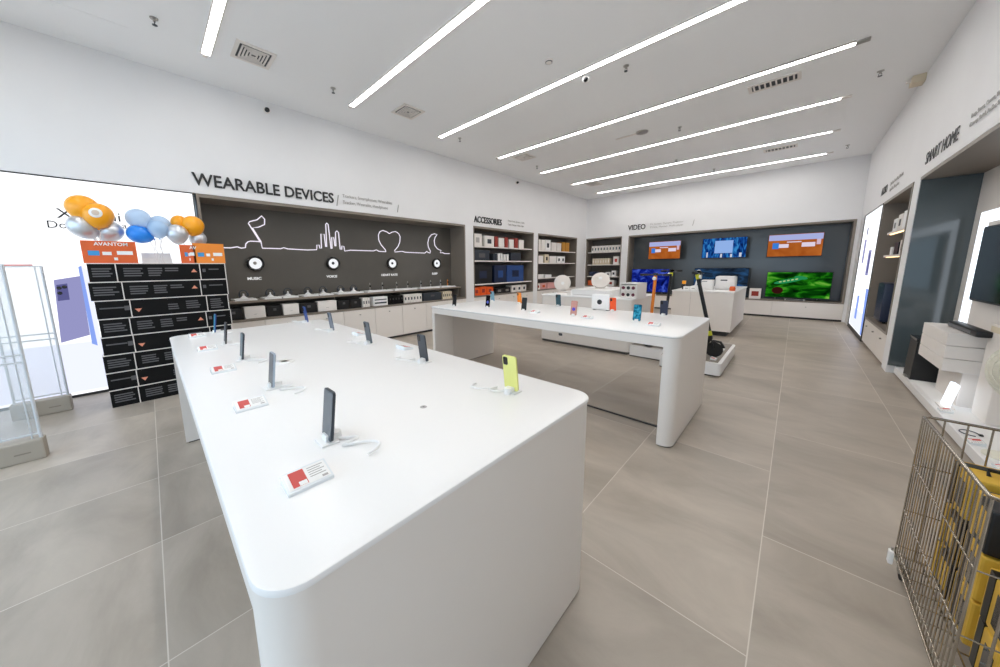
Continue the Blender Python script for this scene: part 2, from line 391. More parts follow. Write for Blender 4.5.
sign('VIDEO', 'B', -4.46, 2.76, .25, 'black raised VIDEO lettering above the television bay', bold=.003, sx=.80)
sign('TV, Screen, Camera, Projector', 'B', -3.74, 2.87, .08, 'upper line of small grey text beside VIDEO', M_inkg)
sign('TV box, Monitor, Media player', 'B', -3.74, 2.77, .08, 'lower line of small grey text beside VIDEO', M_inkg)
sign('/', 'B', -2.49, 2.74, .26, 'thin slash ending the small text beside VIDEO', M_inkg, sx=.7, ext=.006)
sign('AUDIO', 'R', 9.87, 2.735, .20, 'small black AUDIO lettering above the right wall shelves', bold=.003, sx=.9)
sign('Speaker, Sound bar, Headset', 'R', 9.05, 2.80, .08, 'upper line of small grey text beside AUDIO', M_inkg)
sign('Amplifier, Microphone', 'R', 9.05, 2.70, .08, 'lower line of small grey text beside AUDIO', M_inkg)
sign('SMART HOME', 'R', 6.88, 2.685, .20, 'black raised SMART HOME lettering on the right wall', bold=.004, sx=.92)
sign('Lamp, Sensor, Camera, Vacuum cleaner', 'R', 5.45, 2.80, .055, 'upper line of small grey text beside SMART HOME', M_inkg)
sign('Gateway, Switch, Purifier, Socket, Kettle', 'R', 5.45, 2.72, .055, 'lower line of small grey text beside SMART HOME', M_inkg)

# ---------------------------------------------------------------- ceiling fittings
for k in range(-1, 7):  # first strip is an unseen extra, added to even out the light
    y = .78+1.785*k
    nm = {-1:'added unseen behind the camera for even light', 0:'nearest the camera at top left', 1:'second from the camera', 2:'third from the camera, passing by the dome camera', 3:'fourth from the camera, its right end by an air vent', 4:'fifth from the camera', 5:'sixth from the camera, next to last', 6:'closest to the back wall'}[k]
    t = thing('strip_light', 'long white ceiling strip light, '+nm, 'light', (-2.51, y, CZ), 0, 'ceiling strip lights')
    MB().box(-2.75, 2.75, -.04, .04, -.012, 0).build('diffuser', M_strip, t)
    MB().box(-2.76, 2.76, -.052, -.04, -.016, 0).box(-2.76, 2.76, .04, .052, -.016, 0).box(2.76, 2.87, -.035, .035, -.02, 0).box(-2.83,-2.76,-.02,.02,-.014,0).build('housing', M_metal if k in (3,) else M_lam, t)
def vent(x, y, sx, sy, lab, kind):
    t = thing('ceiling_vent', lab, 'vent', (x, y, CZ), 0, 'ceiling air vents')
    MB().box(-sx, sx, -sy, -sy+.04, -.012, 0).box(-sx, sx, sy-.04, sy, -.012, 0).box(-sx, -sx+.04, -sy+.04, sy-.04, -.012, 0).box(sx-.04, sx, -sy+.04, sy-.04, -.012, 0).build('frame', M_lam, t)
    MB().box(-sx+.04, sx-.04, -sy+.04, sy-.04, -.003, 0).build('dark_core', M_black, t)
    if kind:
        for i in range(1, 5):
            a = (sx-.04)*(1-i*.2); b = .0075
            MB().box(-a-b, a+b, -a-b, -a+b, -.016, -.004).box(-a-b, a+b, a-b, a+b, -.016, -.004).box(-a-b, -a+b, -a+b, a-b, -.016, -.004).box(a-b, a+b, -a+b, a-b, -.016, -.004).build('slat', M_lam, t)
    else:
        for i in range(8):
            a = -sx+.07+i*(2*sx-.14)/7
            MB().box(a-.012, a+.006, -sy+.05, sy-.05, -.016, -.004).build('slat', M_lam, t)
for x, y, sx, sy, lab, kd in ((-4.9,1.19,.2,.2,'square louvred ceiling vent beside the nearest strip light',1),(-4.82,3.32,.2,.2,'square louvred ceiling vent left of the second strip light end',1),(-4.82,6.53,.2,.2,'small looking square ceiling vent near the left wall, above ACCESSORIES',1),(-4.8,10.19,.2,.2,'farthest square ceiling vent near the left wall',1),(-.48,6.58,.28,.13,'rectangular ceiling vent near the right wall, the larger looking one',0),(-.51,10.25,.28,.13,'rectangular ceiling vent far off between the last strip lights at right',0)):
    vent(x, y, sx, sy, lab, kd)
SP = [(-4.93,.34,'next to the nearest strip light end'),(-4.97,2.16,'left of the second strip light end'),(-5.04,4.68,'by the third strip light end'),(-1.82,4.65,'right of the dome camera'),(.56,7.25,'near the right wall'),(.55,11.09,'in the far right corner'),(-1.81,7.31,'below the fourth strip light, mid ceiling'),(-5.0,7.33,'by the fifth strip light end'),(-2.36,9.44,'on the sixth strip light'),(-1.84,11.07,'between the last two strip lights')]
sp0 = thing('fire_sprinkler', 'small fire sprinkler head on ceiling '+SP[0][2], 'sprinkler', (SP[0][0], SP[0][1], CZ), 0, 'ceiling sprinklers')
MB().lathe([(.0,0),(.035,0),(.033,-.008),(.012,-.01),(.012,-.035),(0,-.035)], 14).build('escutcheon', M_metal, sp0, smooth=True)
MB().tube([(-.01,0,-.03),(-.016,0,-.045),(-.004,0,-.062)], .003).tube([(.01,0,-.03),(.016,0,-.045),(.004,0,-.062)], .003).lathe([(0,-.06),(.022,-.062),(.022,-.066),(0,-.068)], 12).build('deflector', M_gun, sp0)
for x, y, l in SP[1:]: dup(sp0, (x, y, CZ), label='small fire sprinkler head on ceiling '+l)
t = thing('smoke_detector', 'round smoke detector between the second and third strip lights', 'detector', (-2.46, 3.83, CZ))
MB().lathe([(0,0),(.05,0),(.05,-.012),(.04,-.03),(.02,-.04),(0,-.04)], 18).build('housing', M_lam, t, smooth=True)
MB().lathe([(.041,-.022),(.0435,-.024),(.043,-.03),(.04,-.031)], 18).build('vent_ring', M_gun, t)
t = thing('dome_camera', 'white dome security camera with black lens on ceiling by third strip light', 'camera', (-2.3, 4.51, CZ))
MB().lathe([(0,0),(.06,0),(.06,-.03),(.045,-.06),(.02,-.075),(0,-.078)], 20).build('housing', M_paper, t, smooth=True)
MB().lathe([(0,0),(.03,0),(.028,.02),(.015,.032),(0,.035)], 16, Matrix.Translation((.015,-.03,-.045)) @ Matrix.Rotation(R(130),4,'X')).build('lens', M_blackg, t, smooth=True)
for (u, l) in ((1.57, 'small black round security camera high on left wall above WEARABLE DEVICES'), (7.85, 'small black security camera high on left wall above ACCESSORIES')):
    t = thing('wall_camera', l, 'camera', (LX, u, CZ-.13))
    MB().lathe([(0,0),(.045,0),(.045,.02),(0,.02)], 16, Matrix.Rotation(R(90),4,'Y')).build('mount', M_lam, t, smooth=True)
    MB().lathe([(0,0),(.032,.002),(.034,.03),(.02,.055),(0,.06)], 16, Matrix.Translation((.02,0,0)) @ Matrix.Rotation(R(90),4,'Y')).build('lens', M_blackg, t, smooth=True)
t = thing('ceiling_sensor', 'oval grey ceiling sensor with long arm between fourth and fifth strip lights', 'sensor', (-2.38, 7.03, CZ))
MB().lathe([(0,0),(.11,0),(.1,-.02),(.06,-.028),(0,-.03)], 22).build('housing', M_metal, t, smooth=True)
MB().box(-.5, -.1, -.03, .03, -.01, 0, .003).build('arm', M_lam, t)
t = thing('ceiling_spotlight', 'small beige box fitting at ceiling edge above right wall', 'light', (.93, 7.85, CZ))
MB().box(-.03, .09, -.1, .1, -.1, 0, .01).build('housing', M_cream, t)
MB().lathe([(.025,0),(.03,-.03),(.0,-.03)], 14, Matrix.Translation((-.045,-.02,-.03))).build('lamp_head', M_lam, t, smooth=True)
struct('trim_10', MB().box(-5.9,-5.3,-.36,-.352,CZ-.003,CZ).box(-5.9,-5.3,.14,.148,CZ-.003,CZ).box(-5.9,-5.892,-.36,.148,CZ-.003,CZ).box(-5.308,-5.3,-.36,.148,CZ-.003,CZ), M_ceil)

# ---------------------------------------------------------------- display tables
TZ = .945
def table(name, label, x0, x1, y0, y1, glass=None):
    t = thing(name, label, 'table', (x0, y0, 0), 0, 'long phone display tables')
    Wd, D = x1-x0, y1-y0
    MB().rrect(0, Wd, 0, D, TZ-.014, TZ, .085, lip=.005).build('tabletop', M_white, t, smooth=True)
    MB().rrect(.004, Wd-.004, .004, D-.004, TZ-.095, TZ-.018, .085).build('apron', M_lam, t, smooth=True)
    MB().rrect(.008, Wd-.008, .008, D-.008, TZ-.018, TZ-.014, .08).build('shadow_seam', M_wood2, t)
    a = MB().rrect(.004, .115, .004, D-.004, 0.012, TZ-.095, .085, (0,1,1,0)); a.build('leg', M_lam, t, smooth=True)
    a = MB().rrect(Wd-.115, Wd-.004, .004, D-.004, 0.012, TZ-.095, .085, (1,0,0,1)); a.build('leg', M_lam, t, smooth=True)
    MB().rrect(.02, .105, .02, D-.02, 0, .012, .05, (0,1,1,0)).rrect(Wd-.105, Wd-.02, .02, D-.02, 0, .012, .05, (1,0,0,1)).build('foot', M_grey, t)
    MB().box(Wd/2-.35, Wd/2+.35, D/2-.02, D/2+.02, TZ-.13, TZ-.095).build('cable_tray', M_lam, t)
    if glass:
        for g0, g1 in ((.115, Wd*.63), (Wd*.63+.004, Wd-.115)):
            g = MB().box(g0, g1, glass, glass+.008, .014, TZ-.096).build('glass_panel', M_glass, t)
            MB().box(g0, g1, glass-.004, glass+.012, 0, .014).build('bottom_rail', M_skirt, g)
    return t
table('display_table', 'long white table nearest the camera, with the lime yellow phone', -3.775, -.572, .065, 1.312)
table('display_table', 'long white table behind the nearest one, glass panel between its legs', -3.775, -.585, 2.83, 4.12, .35)

# phones
def tiltM(x, y, z, rz, tilt): return Matrix.Translation((x, y, z)) @ Matrix.Rotation(rz, 4, 'Z') @ Matrix.Rotation(-tilt, 4, 'X')
def phone_obj(label, x, y, z, rz, shell, screen=None, tilt=R(7), group=None, blob=None):
    # local: screen faces -Y, width along X
    t = thing('smartphone', label, 'phone', (x, y, z), rz, group); TM = Matrix.Rotation(-tilt, 4, 'X')
    MB().at(TM @ Matrix.Translation((0,0,.082)) @ Matrix.Rotation(R(90),4,'X')).rrect(-.0375,.0375,-.081,.081,-.0042,.0042,.011,seg=5).build('body', shell, t, smooth=True)
    s = MB().at(TM @ Matrix.Translation((0,-.0044,.082)) @ Matrix.Rotation(R(90),4,'X')).rrect(-.035,.035,-.078,.078,0,.0006,.009,seg=5).build('screen', screen or M_ph, t)
    if blob: MB().at(TM @ Matrix.Translation((0,-.0052,.07)) @ Matrix.Rotation(R(90),4,'X')).lathe([(0,.0003),(.018,.0002),(.02,0)], 14).build('screen_picture', blob, s)
    c = MB().at(TM @ Matrix.Translation((.02,.0042,.138)) @ Matrix.Rotation(R(-90),4,'X')).rrect(-.012,.012,-.018,.018,0,.0022,.006,seg=4).build('camera_bump', M_blackg, t)
    return t
def stand_obj(label, x, y, z, rz, group, cable=1):
    t = thing('phone_stand', label, 'stand', (x, y, z), rz, group)
    MB().box(-.035, .035, -.03, .025, 0, .006, .002).build('base_plate', M_paper, t)
    MB().box(-.018, .018, -.012, .03, .006, .026, .003).lathe([(0,0),(.016,0),(.014,.026),(0,.028)], 14, Matrix.Translation((0,.03,0))).build('security_puck', M_paper, t)
    if cable:
        pts = []
        for i in range(30):
            a = i/29; pts.append((.02+.0+.15*a+.02*sin(a*9), .03+.05*a+.035*sin(a*10.5), .006+.006*abs(sin(a*6))))
        MB().tube(pts, .0045, 6).build('coiled_cable', M_paper, t, smooth=True)
    return t
def tag_obj(label, x, y, z, rz, group):
    t = thing('price_tag', label, 'price tag', (x, y, z), rz, group)
    MB().add([(-.055,-.035,0),(.055,-.035,0),(.055,.035,0),(-.055,.035,0),(-.055,-.035,.008),(.055,-.035,.008),(.055,.035,.026),(-.055,.035,.026)],
             [(3,2,1,0),(4,5,6,7),(0,1,5,4),(1,2,6,5),(2,3,7,6),(3,0,4,7)]).build('acrylic_block', mat('frosted acrylic', (236,240,242), .2, spec=.6), t)
    T2 = Matrix.Translation((0,0,.0178)) @ Matrix.Rotation(math.atan2(.018,.07), 4, 'X')
    MB().at(T2).box(-.05,.05,-.03,.03,0,.0006).build('card', M_paper, t)
    r = MB().at(T2).box(-.04,-.004,-.026,.028,.0007,.0012).build('red_block', M_red, t)
    MB().at(T2).box(-.025,-.006,-.026,-.012,.0013,.0016).build('price_field', M_paper, r)
    g = MB().at(T2)
    for i in range(5): g.box(.004, .044-(i%2)*.008, .02-i*.008, .0225-i*.008, .0007, .0011)
    g.box(.03,.044,-.027,-.02,.0007,.0011); g.build('printed_lines', M_inkg, t)
    return t
gP1, gS1, gT1 = 'phones on the nearest table', 'phone stands on the nearest table', 'price tags on the nearest table'
rowA = [(-1.036,.35,'dark screened phone standing nearest the camera, by the biggest price tag',M_gun,M_ph),(-1.72,.35,'second phone from the camera along the left edge row',mat('silver shell',(170,182,196),.3),M_gun),(-2.41,.35,'third phone from the camera along the left edge row',M_gun,M_teal),
        (-3.02,.35,'fourth phone from the camera along the left edge row, thin and dark',M_black,M_gun),(-3.66,.36,'farthest phone of the left edge row, blue, in front of the black cartons',M_bluec,mat('cyan screen',(70,150,180),.2))]
for i, (x, y, l, sh, sc) in enumerate(rowA):
    phone_obj(l, x, y, TZ+.008, 0, sh, sc, group=gP1)
    stand_obj('white cabled stand under the '+l.split(',')[0], x, y, TZ, 0, gS1)
NMS = ['nearest the camera, largest looking', 'second from the camera', 'third from the camera', 'fourth from the camera', 'at the far corner']
for i, x in enumerate((-.868,-1.54,-2.22,-2.91,-3.57)):
    tag_obj('white price tag at the left edge of near table, '+NMS[i], x, .235, TZ, R(90), gT1)
rowB = [(-.86,1.09,'lime yellow phone seen from the back',M_lime),(-1.53,1.10,'dark grey phone left of the lime yellow one, back to camera',M_gun),(-2.21,1.10,'grey phone in the middle of the right edge row, back to camera',mat('slate shell',(74,84,92),.3)),
        (-2.94,1.115,'slim grey phone, next to last toward the left wall in the right edge row',mat('steel shell',(96,106,120),.3)),(-3.62,1.12,'blue phone farthest away in the right edge row, before the white cabinets',mat('cobalt shell',(44,74,140),.3))]
for x, y, l, sh in rowB:
    phone_obj(l, x, y, TZ+.008, pi, sh, M_ph, group=gP1)
    stand_obj('white cabled stand under the '+l.split(',')[0], x, y, TZ, pi, gS1)
for x, l in ((-2.6,'flat price tag between the grey phones of the right edge row'),(-1.9,'flat price tag right of the middle grey phone')):
    tag_obj(l, x, 1.2, TZ, pi, gT1)
t = thing('cable_grommet', 'tiny round grommet in the near tabletop', 'grommet', (-1.02, .72, TZ))
MB().lathe([(0,.0005),(.012,.001),(.014,0)], 16).build('cap', M_inkg, t)
MB().lathe([(0,.0014),(.004,.0012)], 10).build('centre_hole', M_gun, t)
t = thing('white_disc', 'flat translucent white disc lying on near table', 'flat_disc', (-2.16, .52, TZ))  # plain white disc with a ring on top, flat on the tabletop
MB().lathe([(0,.006),(.05,.006),(.055,.003),(.055,0)], 26).build('disc', M_white, t, smooth=True)
MB().lathe([(.02,.0065),(.024,.0068),(.028,.0065)], 26).build('ring_mark', M_lam, t)

gP2, gS2 = 'phones on the second table', 'phone stands on the second table'
row2 = [(-3.47,3.05,0,'black phone at the far left end of second table',M_black,M_black,None),(-3.0,3.25,0,'black phone with bluish picture on second table, near its left end',M_black,M_blackg,glow('phone picture blue',(110,120,220),.8)),
        (-2.42,3.3,0,'black phone beside the small orange item on second table',M_black,M_black,None),(-1.74,3.31,0,'pinkish copper phone with violet picture on second table',mat('copper shell',(186,128,108),.3),mat('copper screen',(196,140,126),.3),glow('phone picture violet',(100,90,210),.8)),
        (-1.09,3.38,0,'phone with bright cyan screen on second table',M_teal,glow_noise('cyan phone wallpaper',[(.35,(20,80,110)),(.55,(60,170,210)),(.7,(120,210,235))],.75,30),None),
        (-2.32,3.98,pi,'dark teal phone seen from the back, below the standing fan',M_teal,M_ph,None),(-1.56,3.97,pi,'orange phone seen from the back on the second table',mat('orange shell',(240,86,24),.35),M_ph,None),(-1.0,3.97,pi,'navy phone seen from the back near the right end of second table',M_navy,M_ph,None),
        (-3.48,3.9,pi,'pale blue phone seen from the back at left part of second table',mat('ice shell',(120,160,180),.3),M_ph,None),(-2.95,3.92,pi,'amber phone seen from the back, behind the black phone',M_amber,M_ph,None)]
for x, y, rz, l, sh, sc, bl in row2:
    phone_obj(l, x, y, TZ+.008, rz, sh, sc, group=gP2, blob=bl)
    stand_obj('white stand under the '+l.split(' on ')[0].split(',')[0].replace(' seen from the back',''), x, y, TZ, rz, gS2, cable=0)
for x, l in ((-1.55,'flat price tag right of the copper phone on second table'),(-.9,'flat price tag right of the cyan phone on second table'),(-2.22,'flat price tag right of the black phone on second table')):
    tag_obj(l, x, 3.25, TZ, 0, 'price tags on the second table')

# ---------------------------------------------------------------- black carton stack
BX = -5.255; rh = .199
rows = [(-.44,-.235,.46,.71,.41),(-.455,-.21,.445,.71,.45),(-.435,-.175,.485,.70,-1),(-.43,-.2,.46,.71,.5),(-.437,-.195,.475,.70,-1),(-.45,-.21,.46,.70,.4),(-.45,-.217,.47,.705,-1),(-.447,-.225,.46,.70,.4)]
onames = ['top','second','third','fourth','fifth','sixth','seventh','bottom']
cnames = ['left end', 'middle', 'right end']
for r, row in enumerate(rows):
    z0 = (7-r)*rh
    for c in range(3):
        a, b = row[c], row[c+1]
        t = thing('scooter_carton', 'black printed cardboard carton, %s row of the stack, %s' % (onames[r], cnames[c]), 'box', (BX-.25, (a+b)/2, z0), 0, 'black cartons stacked before the lightbox')
        w2 = (b-a)/2
        MB().box(-.25, .25-(random.random()*.006), -w2+.003, w2-.003, .001, rh-.004, .004).build('carton', M_blackbox, t)
        MB().box(-.249, .2515, -w2, w2, rh-.0095, rh-.001).box(.2485,.2515,w2-.007,w2+.001,0,rh-.001).build('pale_edge', M_lam, t)
        p = MB()
        def blk(y0, y1, n=4, zt=.145, dz=.026):
            for i in range(n): p.box(.2502, .2512, y0, y1-random.random()*.25*(y1-y0), zt-i*dz-.014, zt-i*dz)
        tri = None
        if c == 1:
            if row[4] > 0:
                blk(-w2+.05, -w2+.20); blk(-w2+.24, -w2+.36); blk(-w2+.38, -w2+.5, 2)
                tri = (w2-.06, 1)
            else:
                blk(-w2+.3, -w2+.4, 3, .12); blk(-w2+.46, -w2+.6); tri = (-w2+.055, -1)
        elif c == 0:
            if row[4] > 0: blk(-w2+.03, w2-.03)
            else: blk(-w2+.03, w2-.02, 1, .12); p.box(.2502,.2512,w2-.05,w2-.01,.08,.13)
        else:
            if row[4] > 0: blk(-w2+.08, w2-.04, 1, .13); p.box(.2502,.2512,-w2+.02,-w2+.05,.09,.13)
            else: blk(-w2+.03, w2-.05, 5, .15)
        p.build('printed_text', M_print, t)
        if tri:
            y, s = tri
            MB().add([(.2515,y-.028,.09),(.2515,y+.028,.09),(.2515,y,.09+s*.04)], [(0,1,2)]).build('triangle_mark', mat('salmon print', (232,150,120), .5), t)

BT = 8*rh
# signs on top
def topsign(label, y0, y1, z1, mt, body):
    t = thing('cardboard_sign', label, 'sign', (BX-.04, y0, BT), 0, 'signs on top of the carton stack')
    w_ = y1-y0
    MB().box(-.006, 0, 0, w_, 0, z1-BT).build('board', mt, t)
    MB().box(.0005, .002, .04, .04+w_*.2, .08, .13).build('picture', mat('sky print', (60,150,210), .5), t)
    MB().box(.0005, .002, .06+w_*.2, w_*.52, .085, .12).box(.0005,.002,w_*.62,w_*.92,.09,.13).box(.0005,.002,w_*.55,w_*.62,.03,.06).build('white_label', M_paper, t)
    text_mesh('lettering', body, .05, M_paper, basis((.001,.09,z1-BT-.048), (0,1,0), (0,0,1)), t, .0008, .001)
    MB().box(-.06, -.006, .1, .12, 0, .06).box(-.06,-.006,w_-.12,w_-.1,0,.06).build('easel_foot', M_paper, t)
topsign('red orange cardboard sign under the left balloon bunch', -.455, -.06, 1.825, M_orange, 'AVANTOM')
topsign('narrow red orange sign half hidden by the amber sign', .30, .44, 1.81, M_orange, 'AV')
topsign('amber cardboard sign at the right end of the carton stack', .42, .725, 1.835, M_amber, '')
# balloons
def balloon(label, y, z, mt, r=.125, x=-5.45, tip=None, logo=False, elong=1.12, root=(0,0)):
    t = thing('balloon', label, 'balloon', (x, y, z), 0, 'balloons above the carton stack')
    tipv = Vector(tip or (0,0,-1)).normalized(); Q = tipv.to_track_quat('Z','Y').to_matrix().to_4x4()
    prof = []
    for i in range(19):
        a = pi*i/18; rr = r*sin(a); zz = -r*cos(a)
        if zz > 0: zz *= elong*1.12; rr *= (1-.18*(zz/r)**2*.6)
        prof.append((max(rr, 0), zz))
    prof[-1] = (.006, prof[-1][1]); top = prof[-1][1]
    prof += [(.012, top+.012), (.0, top+.013)]
    MB().lathe(prof, 26, Q).build('skin', mt, t, smooth=True)
    kn = Q @ Vector((0,0,top))
    end = Vector((x*0+root[0]-x, root[1]-y, BT-z)); pts = [kn+(end-kn)*(i/8)+Vector((0,.008*sin(i*1.7),0)) for i in range(9)]
    MB().tube(pts, .0035 if not logo else .005, 5).build('ribbon', M_string, t)
    if logo:
        D = Matrix.Translation(Vector((.985,-.10,.05)).normalized()*(r*1.0)) @ Vector((.985,-.10,.05)).to_track_quat('Z','Y').to_matrix().to_4x4()
        MB().lathe([(0,.004),(.03,.0),(.047,-.006),(.05,-.0085)], 20, D).build('round_logo', M_paper, t, smooth=True)
        MB().lathe([(0,.0052),(.02,.004),(.028,.001)], 16, D).build('logo_mark', mat('pale tan print', (214,196,178), .5), t)
Bx = -5.45
balloon('orange balloon without logo at the left top', -.405, 2.175, M_orangeb, .125, tip=(0,.35,-1), root=(Bx,-.33))
balloon('orange balloon with round white logo', -.30, 2.105, M_orangeb, .118, x=-5.38, tip=(0,-.1,-1), logo=True, root=(Bx,-.32))
balloon('silver balloon under the left orange balloons, farther left', -.43, 1.985, M_silver, .115, tip=(0,.5,-1), root=(Bx,-.34))
balloon('silver balloon under the left orange balloons, right of its twin', -.24, 1.95, M_silver, .11, x=-5.5, tip=(0,-.5,-1), root=(Bx,-.30))
balloon('pale blue balloon highest of the blue bunch', -.005, 2.10, M_sky, .108, tip=(0,.5,-1), root=(Bx,.10))
balloon('pale blue balloon at the back right of the blue bunch', .17, 2.06, M_sky, .10, x=-5.55, root=(Bx,.13))
balloon('pale blue balloon low in the blue bunch', .145, 2.00, M_sky, .095, x=-5.4, root=(Bx,.15))
balloon('bright blue balloon lying sideways', -.02, 1.93, M_blue, .105, tip=(0,1,-.45), elong=1.1, root=(Bx,.11))
balloon('small orange balloon at the left of the right bunch', .345, 2.095, M_orangeb, .082, x=-5.5, root=(Bx,.4))
balloon('orange balloon at the right end, the bigger of the right bunch', .465, 2.065, M_orangeb, .112, root=(Bx,.41))
balloon('silver balloon under the right orange balloons, nearer the blue bunch', .305, 1.95, M_silver, .105, x=-5.4, root=(Bx,.41))
balloon('silver balloon under the right orange balloons, rightmost balloon', .50, 1.905, M_silver, .09, x=-5.5, root=(Bx,.43))
t = thing('gift_box', 'small white open box on top of the black cartons', 'box', (-5.62, .1, BT))
MB().box(-.1,.1,-.13,.13,0,.06,.004).build('tray', M_paper, t); MB().box(-.1,-.094,-.13,.13,.06,.13).build('lid', M_paper, t)

# ---------------------------------------------------------------- anti theft gates
def gate(label, x):
    t = thing('security_gate', label, 'security gate', (x, -.76, 0), 0, 'anti theft gates at the entrance')
    fr = MB(); D = -.36; H = 1.56
    for yy in (-.008, D+.008, -.05): fr.cyl((0,yy,.16),(0,yy,H),.01 if yy != -.05 else .005,8)
    for zz in (H, .2, .80, .86): fr.box(-.008,.008,D,0,zz-.006,zz+.006)
    fr.build('frame', mat('grey white metal', (206, 208, 210), .35), t)
    MB().box(-.004,.004,D+.015,-.015,.2,H-.01).build('clear_panel', M_acryl, t)
    MB().box(-.055,.055,D-.02,.01,0,.165,.012).build('pedestal', M_beige, t)
    MB().box(.0553,.056,D+.06,D+.14,.07,.08).box(.0553,.056,-.14,-.06,.07,.08).build('pedestal_mark', M_wood2, t)
    return t
gate('clear anti theft gate closest to the left picture edge, beige foot in front', -4.29)
g2 = gate('clear anti theft gate farther away, next to the lightbox wall', -5.585)
MB().box(-.012,.012,-.34,-.06,1.57,1.582).build('red_strip', M_red, g2)
t = thing('waste_bin', 'white rounded bin seen through the nearest anti theft gate', 'bin', (-5.15, -1.32, 0))
MB().lathe([(0,0),(.12,0),(.13,.02),(.14,.5),(.13,.52),(0,.52)], 24).build('body', M_white, t, smooth=True)
MB().lathe([(.02,.521),(.1,.525),(.12,.52)], 24).build('lid_ring', M_lam, t, smooth=True)

# ---------------------------------------------------------------- wearables niche
D0 = .53
t = thing('line_art_lamp', 'thin white glowing line drawing of note, skyline, heart and moon', 'light', wp('L', 3, D0, 1.87))
Lm = Matrix.Translation(-t.location) @ SIDE['L']
NOTE = [(.66,1.86),(.99,1.86),(1.08,1.88),(1.13,1.86),(1.19,1.87),(1.2,1.93),(1.23,1.965),(1.27,1.98),(1.38,1.98),(1.41,1.97),(1.27,2.27),(1.29,2.3),(1.4,2.34),(1.47,2.41),(1.51,2.36),(1.50,2.27),(1.41,2.22),(1.32,2.2),(1.42,1.98),(1.43,1.87),(1.71,1.87),(1.76,1.89),(1.82,1.87),(2.15,1.86)]
CITY = [(2.15,1.86),(2.32,1.87),(2.33,1.96),(2.37,1.96),(2.38,1.90),(2.41,1.9),(2.42,2.17),(2.48,2.17),(2.49,1.93),(2.51,1.93),(2.525,2.36),(2.545,2.385),(2.57,2.36),(2.59,1.9),(2.61,1.9),(2.62,2.12),(2.66,2.12),(2.67,1.95),(2.69,1.95),(2.70,2.22),(2.73,2.25),(2.76,2.22),(2.77,1.89),(2.80,1.89),(2.81,1.96),(2.85,1.95),(2.86,1.86),(2.98,1.88)]
HEART = [(2.98,1.88),(3.49,1.88),(3.56,1.905),(3.62,1.875),(3.79,1.87),(3.78,1.91),(3.68,2.02),(3.63,2.12),(3.63,2.23),(3.67,2.30),(3.74,2.33),(3.83,2.31),(3.90,2.27),(3.97,2.31),(4.06,2.33),(4.14,2.29),(4.175,2.22),(4.16,2.1),(4.11,2.0),(4.01,1.9),(4.02,1.87),(4.21,1.89),(4.3,1.87),(4.86,1.865)]
MOON = [(4.86,1.865),(4.92,1.91),(4.96,1.88),(5.02,1.87),(5.03,1.92),(4.97,2.02),(4.96,2.12),(5.0,2.24),(5.08,2.32),(5.18,2.35),(5.26,2.335),(5.19,2.26),(5.16,2.17),(5.18,2.06),(5.26,1.98),(5.38,1.94),(5.34,1.88),(5.42,1.89),(5.5,1.865),(5.66,1.868)]
MB().at(Lm).tube([(u, D0-.012, z) for u, z in NOTE+CITY[1:]], .009, 6).build('skyline_tube', M_neon, t, smooth=True)
MB().at(Lm).tube([(u, D0-.012, z) for u, z in HEART[:5]], .009, 6).tube([(u,D0-.012,z) for u, z in HEART[4:]], .009, 6).tube([(u, D0-.012, z) for u, z in MOON], .009, 6).build('heart_and_moon_tube', M_neon, t, smooth=True)
for u, nm, l in ((1.30,'MUSIC','below the glowing note'),(2.60,'VOICE','below the glowing skyline'),(3.92,'HEART RATE','below the glowing heart'),(5.20,'SLEEP','below the glowing moon')):
    p = wp('L', u, D0, 1.61); t = thing('display_dial', 'round white backlit dial in black ring '+l, 'dial', p, 0, 'round dials in the wearables niche')
    Q = Matrix.Rotation(R(90),4,'Y')
    MB().lathe([(0,0),(.125,0),(.13,.02),(.13,.055),(.115,.06),(.10,.052),(0,.052)], 30, Q).build('ring', M_blackg, t, smooth=True)
    MB().lathe([(0,.058),(.085,.058),(.092,.052)], 30, Q).build('face', glow('dial face', (245,247,250), 1.0), t, smooth=True)
    MB().lathe([(0,.062),(.022,.061),(.028,.058)], 14, Matrix.Translation((0,-.01,.005)) @ Q).build('icon', M_gun if nm != 'MUSIC' else M_inkg, t)
    o = wtext(nm, 'L', u-.0385*len(nm)*.62*1.12, 1.335, .062, glow('white label print', (240,240,240), .9), d=D0-.004, name='niche_caption', ext=.002, bold=.002, sx=1.15)
    tag(o, 'small white %s caption under a round dial' % nm, 'sign')

